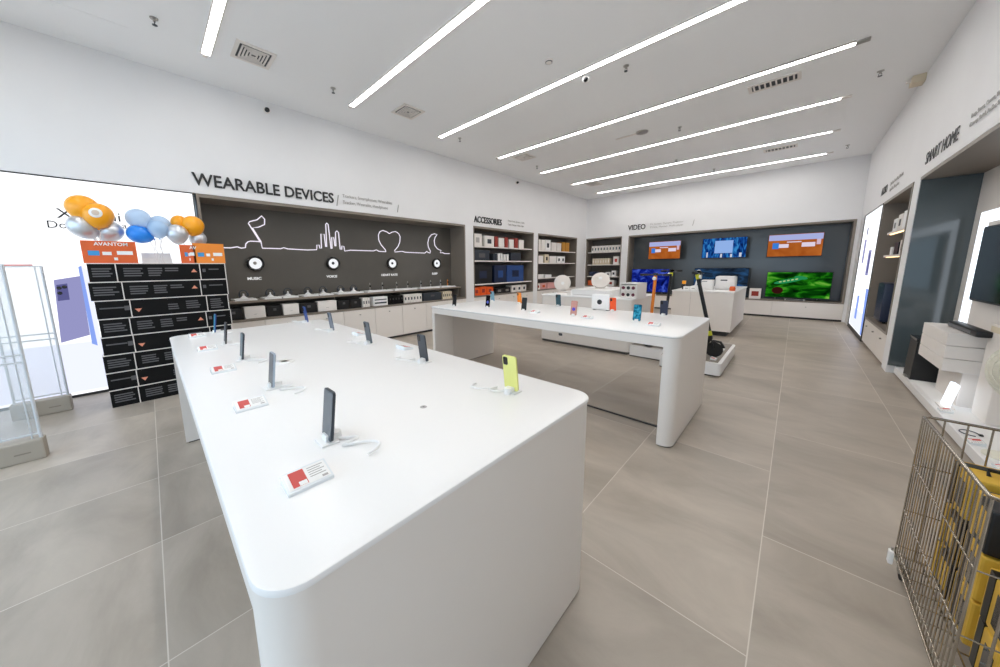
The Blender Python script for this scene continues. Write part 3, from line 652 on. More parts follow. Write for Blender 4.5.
# counter shelf in niche
t = thing('niche_shelf', 'long taupe shelf with white trays across the wearables niche', 'shelf', wp('L', 3.1, 0, .735))
Lm = Matrix.Translation(-t.location) @ SIDE['L']
MB().at(Lm).box(.64, 5.66, .10, .52, .98, 1.015, .004).build('board', M_wood, t)
MB().at(Lm).box(.64, 5.66, .48, .52, .737, .98).build('back_rail', M_dark, t)
for u in (.66, 2.434, 3.884, 5.6): MB().at(Lm).box(u, u+.012, .14, .48, .737, .98).build('bracket', M_wood2, t)
trays = [(.9,1.2),(1.3,1.55),(1.57,1.82),(1.9,2.15),(2.17,2.42),(2.5,3.02),(3.1,3.68),(3.74,4.32),(4.4,4.98),(5.03,5.5)]
tl = ['first','second','third','fourth','fifth','sixth','seventh','eighth','ninth','tenth']
for i, (a, b) in enumerate(trays):
    t = thing('display_tray', 'white tray on the niche shelf, %s counting from the cartons' % tl[i], 'tray', wp('L', (a+b)/2, .30, 1.015), 0, 'white trays on the niche shelf')
    Lm = Matrix.Translation(-t.location) @ SIDE['L']
    MB().at(Lm).box(a, b, .12, .46, 1.016, 1.04, .004).build('tray_plate', M_paper, t)
    MB().at(Lm).box(a+.02, b-.02, .121, .13, 1.041, 1.05).build('label_rail', M_paper, t)
    n = 2 if i > 4 else 1
    for k in range(n):
        u = a+(k+.5)*(b-a)/n; bz = 1.0412
        if i < 6:
            h = thing('headphones', 'dark headphones on white stand, on the %s tray%s' % (tl[i], '' if n == 1 else (', left one' if k == 0 else ', right one')), 'headphones', wp('L', u, .3, bz), 0, 'headphones on the niche shelf')
            MB().lathe([(0,0),(.06,0),(.05,.015),(.03,.03),(.012,.05),(.012,.08),(0,.082)], 18).build('stand', M_paper, h, smooth=True)
            MB().tube([(0, -.055*cos(x_), .075+.06*sin(x_)) for x_ in [pi*j/10 for j in range(11)]], .008, 6).build('headband', M_gun, h, smooth=True)
            for s in (-1, 1): MB().lathe([(0,-.012),(.03,-.012),(.03,.012),(0,.014)], 14, Matrix.Translation((0,s*.055,.06)) @ Matrix.Rotation(R(90),4,'X')).build('ear_cup', M_gun, h, smooth=True)
        else:
            h = thing('smart_watch', 'slim %s smart watch upright on the %s tray, %s one' % ('amber' if i == 9 and k else 'pale', tl[i], 'left' if k == 0 else 'right'), 'watch', wp('L', u, .3, bz), 0, 'watches on the niche shelf')
            mm = M_amber if (i == 9 and k) else M_metal
            MB().lathe([(0,0),(.025,0),(.02,.012),(0,.014)], 14).build('stand', M_paper, h, smooth=True)
            MB().tube([(.012*sin(x_), .0, .085-.07*cos(x_)) for x_ in [2*pi*j/16 for j in range(16)]], .008, 6, closed=True).build('strap', mm, h, smooth=True)
            MB().box(.008,.02,-.016,.016,.075,.115,.003).build('watch_case', M_blackg, h)
boxes = [(.74,.97,0,1),(.99,1.28,1,1),(1.30,1.52,0,1),(1.53,1.78,1,1),(1.8,2.08,0,1),(2.09,2.43,1,1),(2.45,2.91,0,2),(2.94,3.10,1,3),(3.17,3.50,2,1),(3.52,3.88,3,5),(3.9,4.38,1,6),(4.42,4.96,4,1),(5.0,5.3,5,5)]
cols = [('black', M_black), ('white', M_carton), ('white striped', M_paper), ('black', M_blackbox), ('dark grey', M_gun), ('cream', M_cream)]
cnt = 0; gb = ['first','second','third','fourth','fifth','sixth']
for bi, (a, b, c, n) in enumerate(boxes):
    for k in range(n):
        wdt = (b-a)/n; u0 = a+k*wdt
        nxt = ['at the carton stack end','beside the first black one','under the second tray','under the third tray','under the fourth tray','under the fifth tray','under the dark headphones','left of the striped box','with two dark stripes','right of the striped box','in the slim white row','under the ninth tray','at the niche right end'][bi]
        t = thing('product_box', '%s product box under the niche shelf, %s%s' % (cols[c][0], nxt, '' if n == 1 else ', '+gb[k]+' of its row'), 'box', wp('L', u0+wdt/2, .1, .736), 0, 'boxes under the niche shelf')
        Lm = Matrix.Translation(-t.location) @ SIDE['L']
        MB().at(Lm).box(u0+.004, u0+wdt-.004, .04, .2, .737, .92+(.0 if c else -.01), .003).build('carton', cols[c][1], t)
        pr_ = MB().at(Lm)
        if c == 2: pr_.box(u0+.03, u0+wdt-.03, .038, .0397, .78, .81).box(u0+.03, u0+wdt-.03, .038, .0397, .85, .87)
        elif c in (0, 3, 4): pr_.box(u0+wdt*.4, u0+wdt*.6, .038, .0397, .83, .87)
        elif n > 1: pr_.box(u0+wdt*.3, u0+wdt*.7, .038, .0397, .80, .86)
        else: pr_.box(u0+wdt*.42, u0+wdt*.58, .038, .0397, .80, .803)
        pr_.build('print', M_gun if c not in (0,3,4) else M_print, t)

# ---------------------------------------------------------------- accessories shelves
def shelf(side, u0, u1, z, label, depth=.46, d0=.04, m_=None):
    t = thing('wall_shelf', label, 'shelf', wp(side, (u0+u1)/2, .25, z), 0, 'shelves in the wall bays')
    Lm = Matrix.Translation(-t.location) @ SIDE[side]
    MB().at(Lm).box(u0+.034, u1-.034, d0, depth, z-.02, z, .003).build('board', m_ or M_wood, t)
    MB().at(Lm).box(u0+.034, u1-.034, d0-.006, d0-.001, z-.028, z+.004).build('front_edge', M_lam, t)
def goods(side, items, z, group, where, d=.08, dd=.24):
    """items: (u0, u1, height, colour name, material, print material or None)"""
    for k, (a, b, h, cn, mt, pm) in enumerate(items):
        nth = ['first','second','third','fourth','fifth','sixth','seventh','eighth','ninth','tenth','eleventh','twelfth'][k]
        t = thing('product_box', '%s box %s, %s from left' % (cn, where, nth), 'box', wp(side, (a+b)/2, d+dd/2, z), 0, group)
        Lm = Matrix.Translation(-t.location) @ SIDE[side]
        MB().at(Lm).box(a+.005, b-.005, d, d+dd, z+.001, z+h, .003).build('carton', mt, t)
        if pm: MB().at(Lm).box(a+(b-a)*.3, b-(b-a)*.3, d-.0015, d-.0002, z+h*.3, z+h*.7).build('print', pm, t)
for z, n in ((2.06,'top'),(1.68,'middle'),(1.05,'lower')): shelf('L', 6.04, 8.76, z, n+' shelf in the accessories bay next to the wearables niche', depth=.34)
for z, n in ((2.03,'top'),(1.62,'middle'),(1.12,'lower')): shelf('L', 9.0, 11.62, z, n+' shelf in the accessories bay behind the fan')
for z, n in ((2.03,'top'),(1.55,'middle'),(1.10,'lower')): shelf('B', -6.0, -4.66, z, n+' shelf in the back wall bay left of the blue television')
Aw, Ar = ('white', M_carton, M_gun), ('dark red', M_redbox, None)
goods('L', [(6.12,6.45,.33,'white',M_carton,M_inkg),(6.55,6.95,.3,'white',M_carton,M_gun),(6.98,7.12,.3)+Ar,(7.15,7.4,.27,'white',M_carton,None),(7.43,7.57,.3)+Ar,(7.62,7.85,.25,'white',M_carton,None),(7.9,8.06,.3)+Ar,(8.1,8.35,.26,'white',M_carton,None)], 2.06, 'boxes on the top accessories shelf', 'on the top shelf below ACCESSORIES')
goods('L', [(6.15,6.75,.28,'charcoal',M_gun,M_print),(6.9,7.08,.2,'charcoal',M_gun,None),(7.12,7.2,.2,'small white',M_paper,None),(7.24,7.32,.22,'small white',M_paper,None),(7.38,7.46,.18,'small white',M_paper,None),(7.52,7.6,.2,'small white',M_paper,None),(7.7,8.2,.24,'charcoal',M_gun,None)], 1.68, 'boxes on the middle accessories shelf', 'on the middle shelf below ACCESSORIES')
goods('L', [(6.12,6.85,.5,'black',M_black,M_navy),(6.95,7.5,.5,'dark navy',M_navy,M_bluec),(7.52,8.35,.5,'blue',M_bluec,M_navy)], 1.05, 'large cases on the lower accessories shelf', 'on the lower shelf below ACCESSORIES')
goods('L', [(6.1,6.35,.22,'bright orange',mat('bright orange carton',(240,92,20),.5),M_redbox),(6.36,6.62,.24,'bright orange',MATS['bright orange carton'],M_redbox),(6.63,6.9,.22,'bright orange',MATS['bright orange carton'],M_redbox),(7.0,7.35,.16,'charcoal',M_black,M_metal),(7.36,7.7,.16,'charcoal',M_black,M_metal),(7.75,8.0,.2,'white',M_carton,M_gun),(8.02,8.25,.2,'white',M_carton,M_gun),(8.27,8.5,.2,'white',M_carton,M_gun)], .735, 'boxes at the bottom of the accessories bay', 'at the bottom of the accessories bay')
goods('L', [(9.1,9.3,.36,'tall white',M_carton,None),(9.32,9.55,.36,'tall white',M_carton,None),(9.57,9.9,.37,'white camera',M_paper,M_gun),(9.95,10.3,.3,'white',M_carton,None),(10.32,10.62,.3,'white',M_carton,None),(10.68,10.9,.34,'tan',M_tan,None),(10.92,11.2,.34,'tan',M_tan,None)], 2.03, 'boxes on the top shelf behind the fan', 'on the top shelf of the second accessories bay')
goods('L', [(9.1,9.45,.24,'white',M_carton,None),(9.55,9.8,.3,'white phone',M_cream,M_black),(9.85,10.3,.24,'white',M_carton,None),(10.35,10.62,.24,'white',M_paper,M_gun),(10.64,10.9,.24,'white',M_paper,M_gun)], 1.62, 'boxes on the middle shelf behind the fan', 'on the middle shelf of the second accessories bay')
goods('L', [(9.1,9.5,.12,'flat white',M_paper,None),(9.6,10.0,.1,'flat white',M_paper,None)], 1.12, 'boxes on the lower shelf behind the fan', 'on the lower shelf of the second accessories bay')
goods('L', [(9.05,9.3,.2,'white',M_carton,M_redbox),(9.32,9.7,.2,'orange and white',M_pinkp,M_orange),(9.75,10.3,.2,'pale pink',M_pinkp,None)], .735, 'boxes at the bottom behind the fan', 'at the bottom of the second accessories bay')
goods('B', [(-5.85+i*.115,-5.745+i*.115,.24,'slim teal printed',M_carton,M_teal) for i in range(10)], 2.03, 'slim boxes on the top back wall shelf', 'on top shelf of back wall bay')
goods('B', [(-5.8+i*.1,-5.705+i*.1,.24,'slim cream',M_cream,M_carton) for i in range(7)]+[(-4.98,-4.76,.3,'pink and white',M_carton,M_red)], 1.55, 'boxes on the middle back wall shelf', 'on middle shelf of back wall bay')
goods('B', [(-5.9,-5.6,.18,'dark',M_navy,None),(-5.55,-5.3,.1,'white',M_carton,M_amber),(-5.25,-5.05,.16,'white',M_paper,M_gun),(-5.02,-4.85,.22,'white',M_paper,M_gun)], 1.10, 'boxes on the lower back wall shelf', 'on the lower shelf of the back wall bay')
goods('B', [(-5.95,-5.7,.2,'orange',M_orange,None),(-5.66,-5.45,.2,'white',M_paper,M_redbox),(-5.4,-5.2,.26,'white',M_paper,M_gun),(-5.15,-4.9,.22,'white',M_paper,M_redbox)], .735, 'boxes at the bottom of the back wall bay', 'at the bottom of the back wall bay')

# right wall audio shelves
for z, n in ((2.0,'upper'),(1.62,'lower')): shelf('R', 7.3, 9.05, z, n+' lit wooden shelf in the right wall bay', depth=.46, d0=.05)
for z in (2.0, 1.62):
    t = thing('shelf_lamp', 'thin warm light bar under the %s shelf of the right wall bay' % ('upper' if z > 1.8 else 'lower'), 'light', wp('R', 8.15, .23, z-.024), 0, 'light bars under the right wall shelves')
    MB().box(-.16,-.145,-.85,.85,-.012,.003).build('light_bar', glow('warm shelf lamp', (255,214,160), 3.0), t)
    MB().box(-.143,-.12,-.87,.87,-.014,.003).build('clip', M_metal, t)
goods('R', [(7.5,7.85,.3,'white',M_carton,M_gun),(7.95,8.3,.28,'white',M_paper,None),(8.35,8.65,.26,'white',M_carton,M_black),(8.7,9.0,.22,'white',M_paper,M_gun)], 2.0, 'boxes on the upper right wall shelf', 'on the upper shelf of the right wall bay', d=.09, dd=.22)
goods('R', [(7.5,7.8,.26,'dark',M_black,M_gun),(7.9,8.2,.22,'white',M_carton,M_black),(8.3,8.6,.2,'dark',M_black,None),(8.75,8.9,.14,'white',M_paper,None)], 1.62, 'boxes on the lower right wall shelf', 'on the lower shelf of the right wall bay', d=.09, dd=.2)
t = thing('suitcase', 'dark blue upright suitcase at the bottom of right wall bay', 'suitcase', wp('R', 8.62, .2, .505))
MB().box(-.17,.12,-.26,.26,.03,.66,.03).build('shell', M_navy, t, smooth=True)
for a in (-.2,.2): MB().cyl((-.12,a,.025),(-.09,a,.025),.024,12).build('wheel', M_rubber, t, smooth=True)
MB().tube([(-.02,-.1,.66),(-.02,-.1,.72),(-.02,.1,.72),(-.02,.1,.66)], .008).build('handle', M_gun, t)
r_ = MB()
for k in range(6): r_.box(-.173,-.168,-.2+k*.072,-.18+k*.072,.08,.6,.001)
r_.build('rib', M_navy, t)

# ---------------------------------------------------------------- televisions
def screen_parts(t, Lm, u0, u1, z0, z1, d, base, patches):
    s = MB().at(Lm).box(u0+.015, u1-.015, d-.004, d-.0005, z0+.02, z1-.015).build('screen', base, t)
    for nm, mt, rects in patches:
        q = MB().at(Lm)
        for (a, b, c, e) in rects:
            q.box(u0+(u1-u0)*a, u0+(u1-u0)*b, d-.0055, d-.0042, z0+(z1-z0)*c, z0+(z1-z0)*e)
        q.build(nm, mt, s)
def tv(label, side, u0, u1, z0, z1, d, base, patches, feet=None):
    t = thing('television', label, 'television', wp(side, (u0+u1)/2, d, z0 if feet is None else feet), 0, 'televisions')
    Lm = Matrix.Translation(-t.location) @ SIDE[side]
    MB().at(Lm).box(u0, u1, d, d+.045, z0, z1, .006).build('housing', M_black, t)
    screen_parts(t, Lm, u0, u1, z0, z1, d, base, patches)
    if feet is None: MB().at(Lm).box((u0+u1)/2-.15, (u0+u1)/2+.15, d+.045, .4 if side != 'R' else d+.053, (z0+z1)/2-.12, (z0+z1)/2+.12).build('wall_bracket', M_gun, t)
    else:
        for f in (.18, .82):
            u = u0+(u1-u0)*f; MB().at(Lm).tube([(u,d-.1,feet+.006),(u,d+.02,z0+.004),(u,d+.14,feet+.006)], .007).build('foot', M_metal, t)
    return t
G_or = glow_noise('orange advert', [(.3,(160,78,26)),(.7,(198,112,48))], .85, 3)
G_lv = glow('lavender banner', (170,178,226), .95); G_bl = glow('blue badge', (60,130,220), .9); G_wh = glow('white badge', (226,214,232), .95)
adv = [('banner', G_lv, [(.02,.98,.72,.96)]), ('blue_badge', G_bl, [(.10,.22,.36,.62)]), ('white_badge', G_wh, [(.22,.40,.40,.56),(.63,.86,.42,.60),(.36,.62,.62,.66)]), ('small_marks', glow('pale pink mark',(230,200,220),.8), [(.88,.95,.50,.72)])]
tv('wall television with orange advert, at the left above the blue one', 'B', -3.74, -2.76, 1.70, 2.31, .02, G_or, adv)
G_nv = glow_noise('blue city advert', [(.35,(10,30,80)),(.5,(20,70,150)),(.68,(60,150,220))], .8, 5, 1.0, (3,1,1))
tv('wall television with blue picture, between the two orange adverts', 'B', -2.18, -1.08, 1.69, 2.31, .02, G_nv, [('pale_panel', glow('pale blue panel',(150,184,240),.9), [(.30,.70,.25,.85)]), ('figures', glow('white figures',(220,226,240),.8), [(.12,.15,.05,.3),(.44,.48,.04,.22),(.66,.70,.04,.2),(.85,.9,.05,.25)])])
tv('wall television with orange advert, above the green one', 'B', -.64, .45, 1.685, 2.31, .02, G_or, adv)
G_gr = glow_noise('green foliage picture', [(.32,(1,16,3)),(.48,(8,70,8)),(.6,(40,140,22)),(.74,(140,205,80))], .8, 2.6, .8, (1,1,2.2))
t = tv('large television with green chameleon picture standing on the low cabinet', 'B', -.58, .71, .555, 1.28, .1, G_gr, [], feet=.496)
s = t.children[1]; L3 = Matrix.Translation(-t.location) @ SIDE['B']
def ell(mb, cu, cz, a, b, ang, d, n=18):
    vs = [(cu+a*cos(2*pi*i/n)*cos(ang)-b*sin(2*pi*i/n)*sin(ang), d, cz+a*cos(2*pi*i/n)*sin(ang)+b*sin(2*pi*i/n)*cos(ang)) for i in range(n)]
    mb.add(vs, [tuple(range(n))])
q = MB().at(L3); ell(q, -.12, 1.03, .3, .055, .25, .093); ell(q, .12, 1.12, .13, .045, -.15, .0928); q.build('lizard_body', glow('lizard green', (40,150,90), .8), s)
q = MB().at(L3)
for k in range(5): ell(q, -.28+k*.08, 1.0+k*.02, .03, .018, .3, .0915)
q.build('lizard_spots', glow('lizard spots', (190,220,150), .8), s)
q = MB().at(L3); ell(q, -.32, .76, .12, .1, 0, .0932); q.build('dark_leaf', glow('dark red leaf', (60,22,20), .7), s)
G_b2 = glow_noise('blue fabric picture', [(.3,(6,10,60)),(.5,(18,36,140)),(.72,(80,110,225))], .8, 3.5, 1.6)
tv('large television with deep blue picture behind the orange scooter', 'B', -4.28, -3.03, .56, 1.38, .1, G_b2, [], feet=.496)
G_b3 = glow_noise('night sea picture', [(.3,(20,26,34)),(.5,(40,60,84)),(.7,(54,110,170))], .6, 2.5, .6, (1,1,3))
tv('large television with dim blue grey picture behind the far counter', 'B', -2.35, -.97, .56, 1.40, .1, G_b3, [], feet=.496)
def prod(name, label, cat, mb, mt, loc, extra=None, rz=0, group=None, smooth=False):
    t = thing(name, label, cat, loc, rz, group); mb.build('body', mt, t, smooth=smooth)
    if extra: extra(t)
    return t
prod('product_box', 'small pink and white box left of the green television', 'box', MB().box(-.13,.13,-.05,.05,0,.30,.004), M_carton, wp('B', -.79, .14, .496), lambda t: MB().box(-.08,.08,-.053,-.0505,.08,.22).build('print', M_redbox, t))
prod('sound_bar', 'slim silver sound bar in front of the green television', 'speaker', MB().box(-.2,.2,-.03,.03,0,.04,.008), M_metal, wp('B', .05, .03, .496), lambda t: MB().box(-.17,.17,-.0315,-.0302,.008,.032).build('grille', M_gun, t))
# smart home TV with halo
t = thing('backlit_wall_panel', 'bright white backlit panel around the right wall television', 'panel', wp('R', 5.0, .44, 1.3))
Lm = Matrix.Translation(-t.location) @ SIDE['R']
MB().at(Lm).box(2.6, 6.66, .41, .438, .55, 2.06, .004).build('panel', M_lam, t)
MB().at(Lm).box(6.40, 6.64, .405, .409, .57, 2.04).box(2.7,6.38,.405,.409,1.92,2.04).build('led_strip', M_halo, t)
tv('black switched off television on the right wall inside a white glow', 'R', 4.0, 6.22, 1.09, 1.86, .35, M_blackg, [])

# ---------------------------------------------------------------- smart home platform and goods
t = thing('display_platform', 'low white platform along the right wall', 'platform', (RX+.06, 3.6, 0))
MB().box(0, .35, -3.25, 3.36, .02, .105, .006).build('deck', M_white, t)
MB().box(.02, .34, -3.24, 3.35, 0, .02).build('plinth', M_skirt, t)
MB().box(.04, .3, -1.0, 3.2, .1055, .107).build('display_mat', M_paper, t)
t = thing('waste_bin', 'black pedal bin in front of the blue grey glossy panel', 'bin', (1.2, 6.45, .106))
MB().add([(-.1,-.16,0),(.13,-.16,0),(.13,.16,0),(-.1,.16,0),(-.09,-.15,.46),(.14,-.15,.46),(.14,.17,.46),(-.09,.17,.46)], [(3,2,1,0),(4,5,6,7),(0,1,5,4),(1,2,6,5),(2,3,7,6),(3,0,4,7)]).build('body', M_black, t)
MB().box(-.1,.145,-.16,.18,.461,.5,.012).build('lid', M_blackg, t); MB().box(-.12,-.09,-.05,.05,.0,.02,.004).build('pedal', M_metal, t)
for k in range(3):
    t = thing('appliance_box', 'white appliance carton on the right platform stand, %s of three stacked' % ['bottom','middle','top'][k], 'box', (1.245, 5.75, .45+k*.125), 0, 'stacked white cartons')
    MB().box(-.14,.16,-.42+k*.01,.42,.001,.122,.005).build('carton', M_carton, t); MB().box(-.1415,-.1403,-.15,.15,.04,.08).build('print', M_lam, t)
t = thing('carton_stand', 'pale grey block carrying the stacked white cartons', 'stand', (1.27, 5.75, .106))
MB().box(-.03,.13,-.36,.3,0,.334,.004).build('block', M_lam, t); MB().box(-.05,.14,-.38,.32,.334,.343).build('top_plate', M_white, t)
t = thing('sound_bar', 'black sound bar lying on the stacked white cartons', 'speaker', (1.25, 5.56, .825))
MB().at(Matrix.Rotation(R(0),4,'Z')).box(-.045,.045,-.42,.36,.0,.06,.02).build('body', M_black, t, smooth=True); MB().box(-.0465,-.0452,-.3,.3,.015,.045).build('grille', M_gun, t)
t = thing('led_reflection', 'glowing white rectangle standing in for an LED reflection on the right platform', 'light', (1.16, 5.3, .108))  # glowing slab imitates the LED strip's reflection on a glossy item
MB().at(Matrix.Rotation(R(8),4,'Y')).box(-.015,.015,-.07,.07,0.004,.24,.004).build('reflection_face', M_halo, t); MB().box(-.04,.045,-.08,.08,0,.012).build('base', M_lam, t)
t = thing('table_fan', 'cream round fan at the right picture edge above the platform', 'fan', (1.19, 4.15, .108))
def fan_parts(t, r, hz, tilt, rz, blades=5, base=.1, m_=M_lam):
    Q = Matrix.Translation((0,0,hz)) @ Matrix.Rotation(rz,4,'Z') @ Matrix.Rotation(R(90)+tilt,4,'X')
    MB().lathe([(0,0),(base,0),(base,.012),(base*.5,.022),(.02,.03),(0,.03)], 24).build('base', m_, t, smooth=True)
    MB().cyl((0,0,.03),(0,0,hz-.02),.014,12).build('pole', m_, t, smooth=True)
    g = MB().at(Q)
    for k in range(1, 6):
        rr = r*k/5; zz = .05*(1-(k/5)**2)**.5
        g.tube([(rr*cos(2*pi*i/28), rr*sin(2*pi*i/28), zz+.01) for i in range(28)], .003, 5, closed=True)
    for k in range(36):
        a = 2*pi*k/36; g.tube([(r*q_*cos(a), r*q_*sin(a), .05*(1-q_*q_)**.5+.01) for q_ in (.2,.5,.8,1.0)], .002, 4)
    g.build('grille', m_, t)
    MB().at(Q).lathe([(r*.98,-.05),(r*1.02,-.045),(r*1.02,.008),(r*.98,.012)], 32).build('rim', m_, t, smooth=True)
    MB().at(Q).lathe([(0,-.13),(.05,-.12),(.06,-.06),(r*.5,-.055),(r*.98,-.045)], 28).build('rear_shell', M_inkg, t, smooth=True)
    MB().at(Q).lathe([(0,.068),(.03,.066),(.036,.055),(.03,.05)], 20).build('centre_cap', M_paper, t, smooth=True)
    for k in range(blades):
        a = 2*pi*k/blades; b = MB().at(Q @ Matrix.Rotation(a,4,'Z'))
        b.add([(.02,-.012,.0),(r*.5,-.05,.012),(r*.88,-.03,.012),(r*.9,.03,-.012),(r*.5,.05,-.02),(.02,.012,-.008)], [(0,1,2,3,4,5)]).build('blade', M_paper, t)
fan_parts(t, .2, .62, 0, R(-60), m_=mat('ivory plastic',(232,228,212),.4), base=.09)
t = thing('cable_loop', 'dark looped cable on the right platform', 'cable', (1.14, 4.55, .11))
MB().tube([(.05*cos(a_),.07*sin(a_),.004+.0005*k_) for k_, a_ in enumerate([i*.35 for i in range(15)])], .004).build('cord', M_navy, t, smooth=True); MB().box(.04,.06,-.01,.02,0,.012,.002).build('plug', M_black, t)
for k, (x, y) in enumerate(((1.13,5.12),(1.12,4.35),(1.13,3.9),(1.12,3.5))):
    tag_obj('white and red price tag on the right platform, %s' % ['beside the glowing reflection','beyond the cart, left of the fan','right behind the cart rim','nearest the camera'][k], x, y, .108, R(-90), 'price tags on the right platform')
t = thing('air_purifier', 'slim white tower device with cream display below the right television', 'air purifier', (1.34, 5.08, .106))
MB().box(-.05,.05,-.16,.16,.0,.85,.01).build('body', M_lam, t); MB().box(-.053,-.0505,-.12,.12,.78,.83).build('display', M_cream, t)

# ---------------------------------------------------------------- wire cart
CX0, CX1, CY0, CY1, Z0, Z1 = .475, 1.0, 1.66, 2.39, .10, .81
t = thing('wire_cart', 'chrome wire mesh bin on casters at the right edge, filled with yellow goods', 'cart', (CX0, CY0, 0))
def P(x, y, z): return (x-CX0, y-CY0, z)
fr = MB()
for z, rr in ((Z1,.006),(.573,.003),(.34,.003),(.15,.003),(Z0,.005)):
    c = [P(CX0,CY0,z),P(CX1,CY0,z),P(CX1,CY1,z),P(CX0,CY1,z)]
    if rr > .004:
        k = .02; c = [P(CX0+k,CY0,z),P(CX1-k,CY0,z),P(CX1,CY0+k,z),P(CX1,CY1-k,z),P(CX1-k,CY1,z),P(CX0+k,CY1,z),P(CX0,CY1-k,z),P(CX0,CY0+k,z)]
    fr.tube(c, rr, 8, closed=True)
fr.build('rim_and_hoops', M_chrome, t, smooth=True)
def panel(p0, p1, n, r_=.0022):
    g = MB()
    for i in range(n+1):
        a = i/n; x = p0[0]+(p1[0]-p0[0])*a; y = p0[1]+(p1[1]-p0[1])*a; g.tube([P(x,y,Z0),P(x,y,Z1)], r_, 6)
    g.build('wire_panel', M_chrome, t, smooth=True)
panel((CX0,CY0),(CX0,CY1),24); panel((CX0,CY1),(CX1,CY1),9,.003); panel((CX0,CY0),(CX1,CY0),9,.0035); panel((CX1,CY0),(CX1,CY1),14,.003)
g = MB()
for i in range(10): y = CY0+(CY1-CY0)*i/9; g.tube([P(CX0,y,Z0+.003),P(CX1,y,Z0+.003)], .003)
for i in range(8): x = CX0+(CX1-CX0)*i/7; g.tube([P(x,CY0,Z0+.008),P(x,CY1,Z0+.008)], .003)
g.build('wire_bottom', M_chrome, t)
for (x, y) in ((CX0+.03,CY1-.03),(CX1-.03,CY1-.03),(CX0+.03,CY0+.03),(CX1-.03,CY0+.03)):
    c = MB().cyl(P(x-.012,y,.032),P(x+.012,y,.032),.032,18).build('caster_wheel', M_rubber, t, smooth=True)
    MB().box(*(P(x-.018,y,0)[0],P(x+.018,y,0)[0]),P(0,y-.012,0)[1],P(0,y+.022,0)[1],.066,.072).box(P(x-.018,0,0)[0],P(x-.014,0,0)[0],P(0,y-.012,0)[1],P(0,y+.022,0)[1],.03,.068).box(P(x+.014,0,0)[0],P(x+.018,0,0)[0],P(0,y-.012,0)[1],P(0,y+.022,0)[1],.03,.068).cyl(P(x,y,.07),P(x,y,Z0),.01,10).build('caster_fork', M_metal, c)
t = thing('cart_latch', 'white plastic latch tag clipped at the cart foot', 'latch', (CX0-.012, CY1-.01, .1))
MB().box(-.01,.006,-.02,.012,-.045,.02,.004).build('tag', M_paper, t); MB().cyl((0,0,.02),(0,0,.035),.004).build('clip', M_metal, t)
k = 0
spots = []
for lz, lay in enumerate(((.115,),(.30,),(.485,))):
    for iy in range(3):
        for ix in range(2):
            spots.append((.65+ix*.2, 1.80+iy*.225, lay[0], random.uniform(-.05,.05)))
lay_n = ['bottom','middle','top']; rn = ['near','mid','far']; cn_ = ['aisle side','wall side']
for i, (x, y, z, a) in enumerate(spots):
    if i in (16, 17): z_ = z
    if i == 12: continue
    dk = i in (3, 4, 7, 9, 14, 17, 10); z += .001*(i % 2)
    t = thing('tool_carton', '%s carton in wire cart, %s layer, %s end, %s' % ('black with yellow band' if dk else 'yellow and black', lay_n[i//6], rn[(i%6)//2], cn_[i%2]), 'box', (x, y, z), a, 'yellow and black cartons in the wire cart')
    MB().box(-.085,.085,-.09,.09,.001,.165 if dk else .178,.008).build('carton', M_black if dk else M_yellow, t)
    MB().box(-.0865,-.0852,-.07,.0,.03,.14).box(-.05,.06,-.0915,-.0903,.03,.12).build('printed_window', M_yellow if dk else M_blackg, t)
    MB().box(-.0868,.0868,.03,.07,.002,.167 if dk else .18).build('band', M_yellow if dk else M_black, t)
    if not dk and i % 2 == 0: MB().tube([(-.03,-.02,.178),(-.03,0,.196),(.03,0,.196),(.03,.02,.178)], .006).build('handle', M_black, t)

# ---------------------------------------------------------------- third island: fans, purifier, boxes
t = thing('island_counter', 'white island counter behind the second table, carrying the fans', 'counter', (-3.62, 5.52, 0))
MB().rrect(0, 1.75, 0, 1.28, .05, .93, .06).build('carcass', M_lam, t, smooth=True)
MB().rrect(-.01, 1.76, -.01, 1.29, .932, .955, .06, lip=.005).build('worktop', M_white, t, smooth=True)
MB().box(.03, 1.72, .03, 1.25, 0, .05).build('plinth', M_skirt, t)
MB().box(.42,.50,-.0015,-.0002,.16,.21).box(.58,.60,-.0015,-.0002,.30,.32).build('socket', M_gun, t)
t = thing('riser', 'low white riser on the island counter, under the tilted fan', 'riser', (-3.0, 5.58, .956))
MB().rrect(0,.75,0,1.15,0,.115,.02).build('body', M_white, t); MB().box(.05,.7,-.0012,-.0002,.02,.025).build('seam', M_inkg, t)
t = thing('standing_fan', 'white round fan with domed grille, left one on the island', 'fan', (-3.45, 6.05, .956), 0, 'white fans on the island')
fan_parts(t, .165, .2, 0, R(35))
t = thing('standing_fan', 'white round fan tilted back, right one on the island', 'fan', (-2.62, 6.0, 1.073), 0, 'white fans on the island')
fan_parts(t, .16, .165, R(-35), R(20))
t = thing('portable_projector', 'white box projector with round black lens at the back edge of second table', 'projector', (-1.72, 4.02, TZ))
MB().box(-.115,.115,-.06,.06,0.008,.20,.012).build('body', M_white, t, smooth=True)
MB().lathe([(0,.004),(.028,.003),(.032,0)], 24, Matrix.Translation((-.01,-.0605,.105)) @ Matrix.Rotation(R(90),4,'X')).build('lens', M_blackg, t)
MB().box(-.1,-.07,-.05,.05,0,.009).box(.07,.1,-.05,.05,0,.009).build('foot', M_grey, t)
t = thing('display_rack', 'white two tier rack of boxes right of the air purifier', 'rack', (-2.0, 5.62, .956))
MB().box(-.12,-.11,0,.5,0,.24).box(.15,.16,0,.5,0,.24).box(-.12,.16,.49,.5,0,.24).build('frame', M_white, t)
MB().box(-.11,.15,0,.49,.0,.008).box(-.11,.15,0,.49,.115,.123).box(-.12,.16,0,.5,.24,.248).build('shelf', M_white, t)
kk = 0
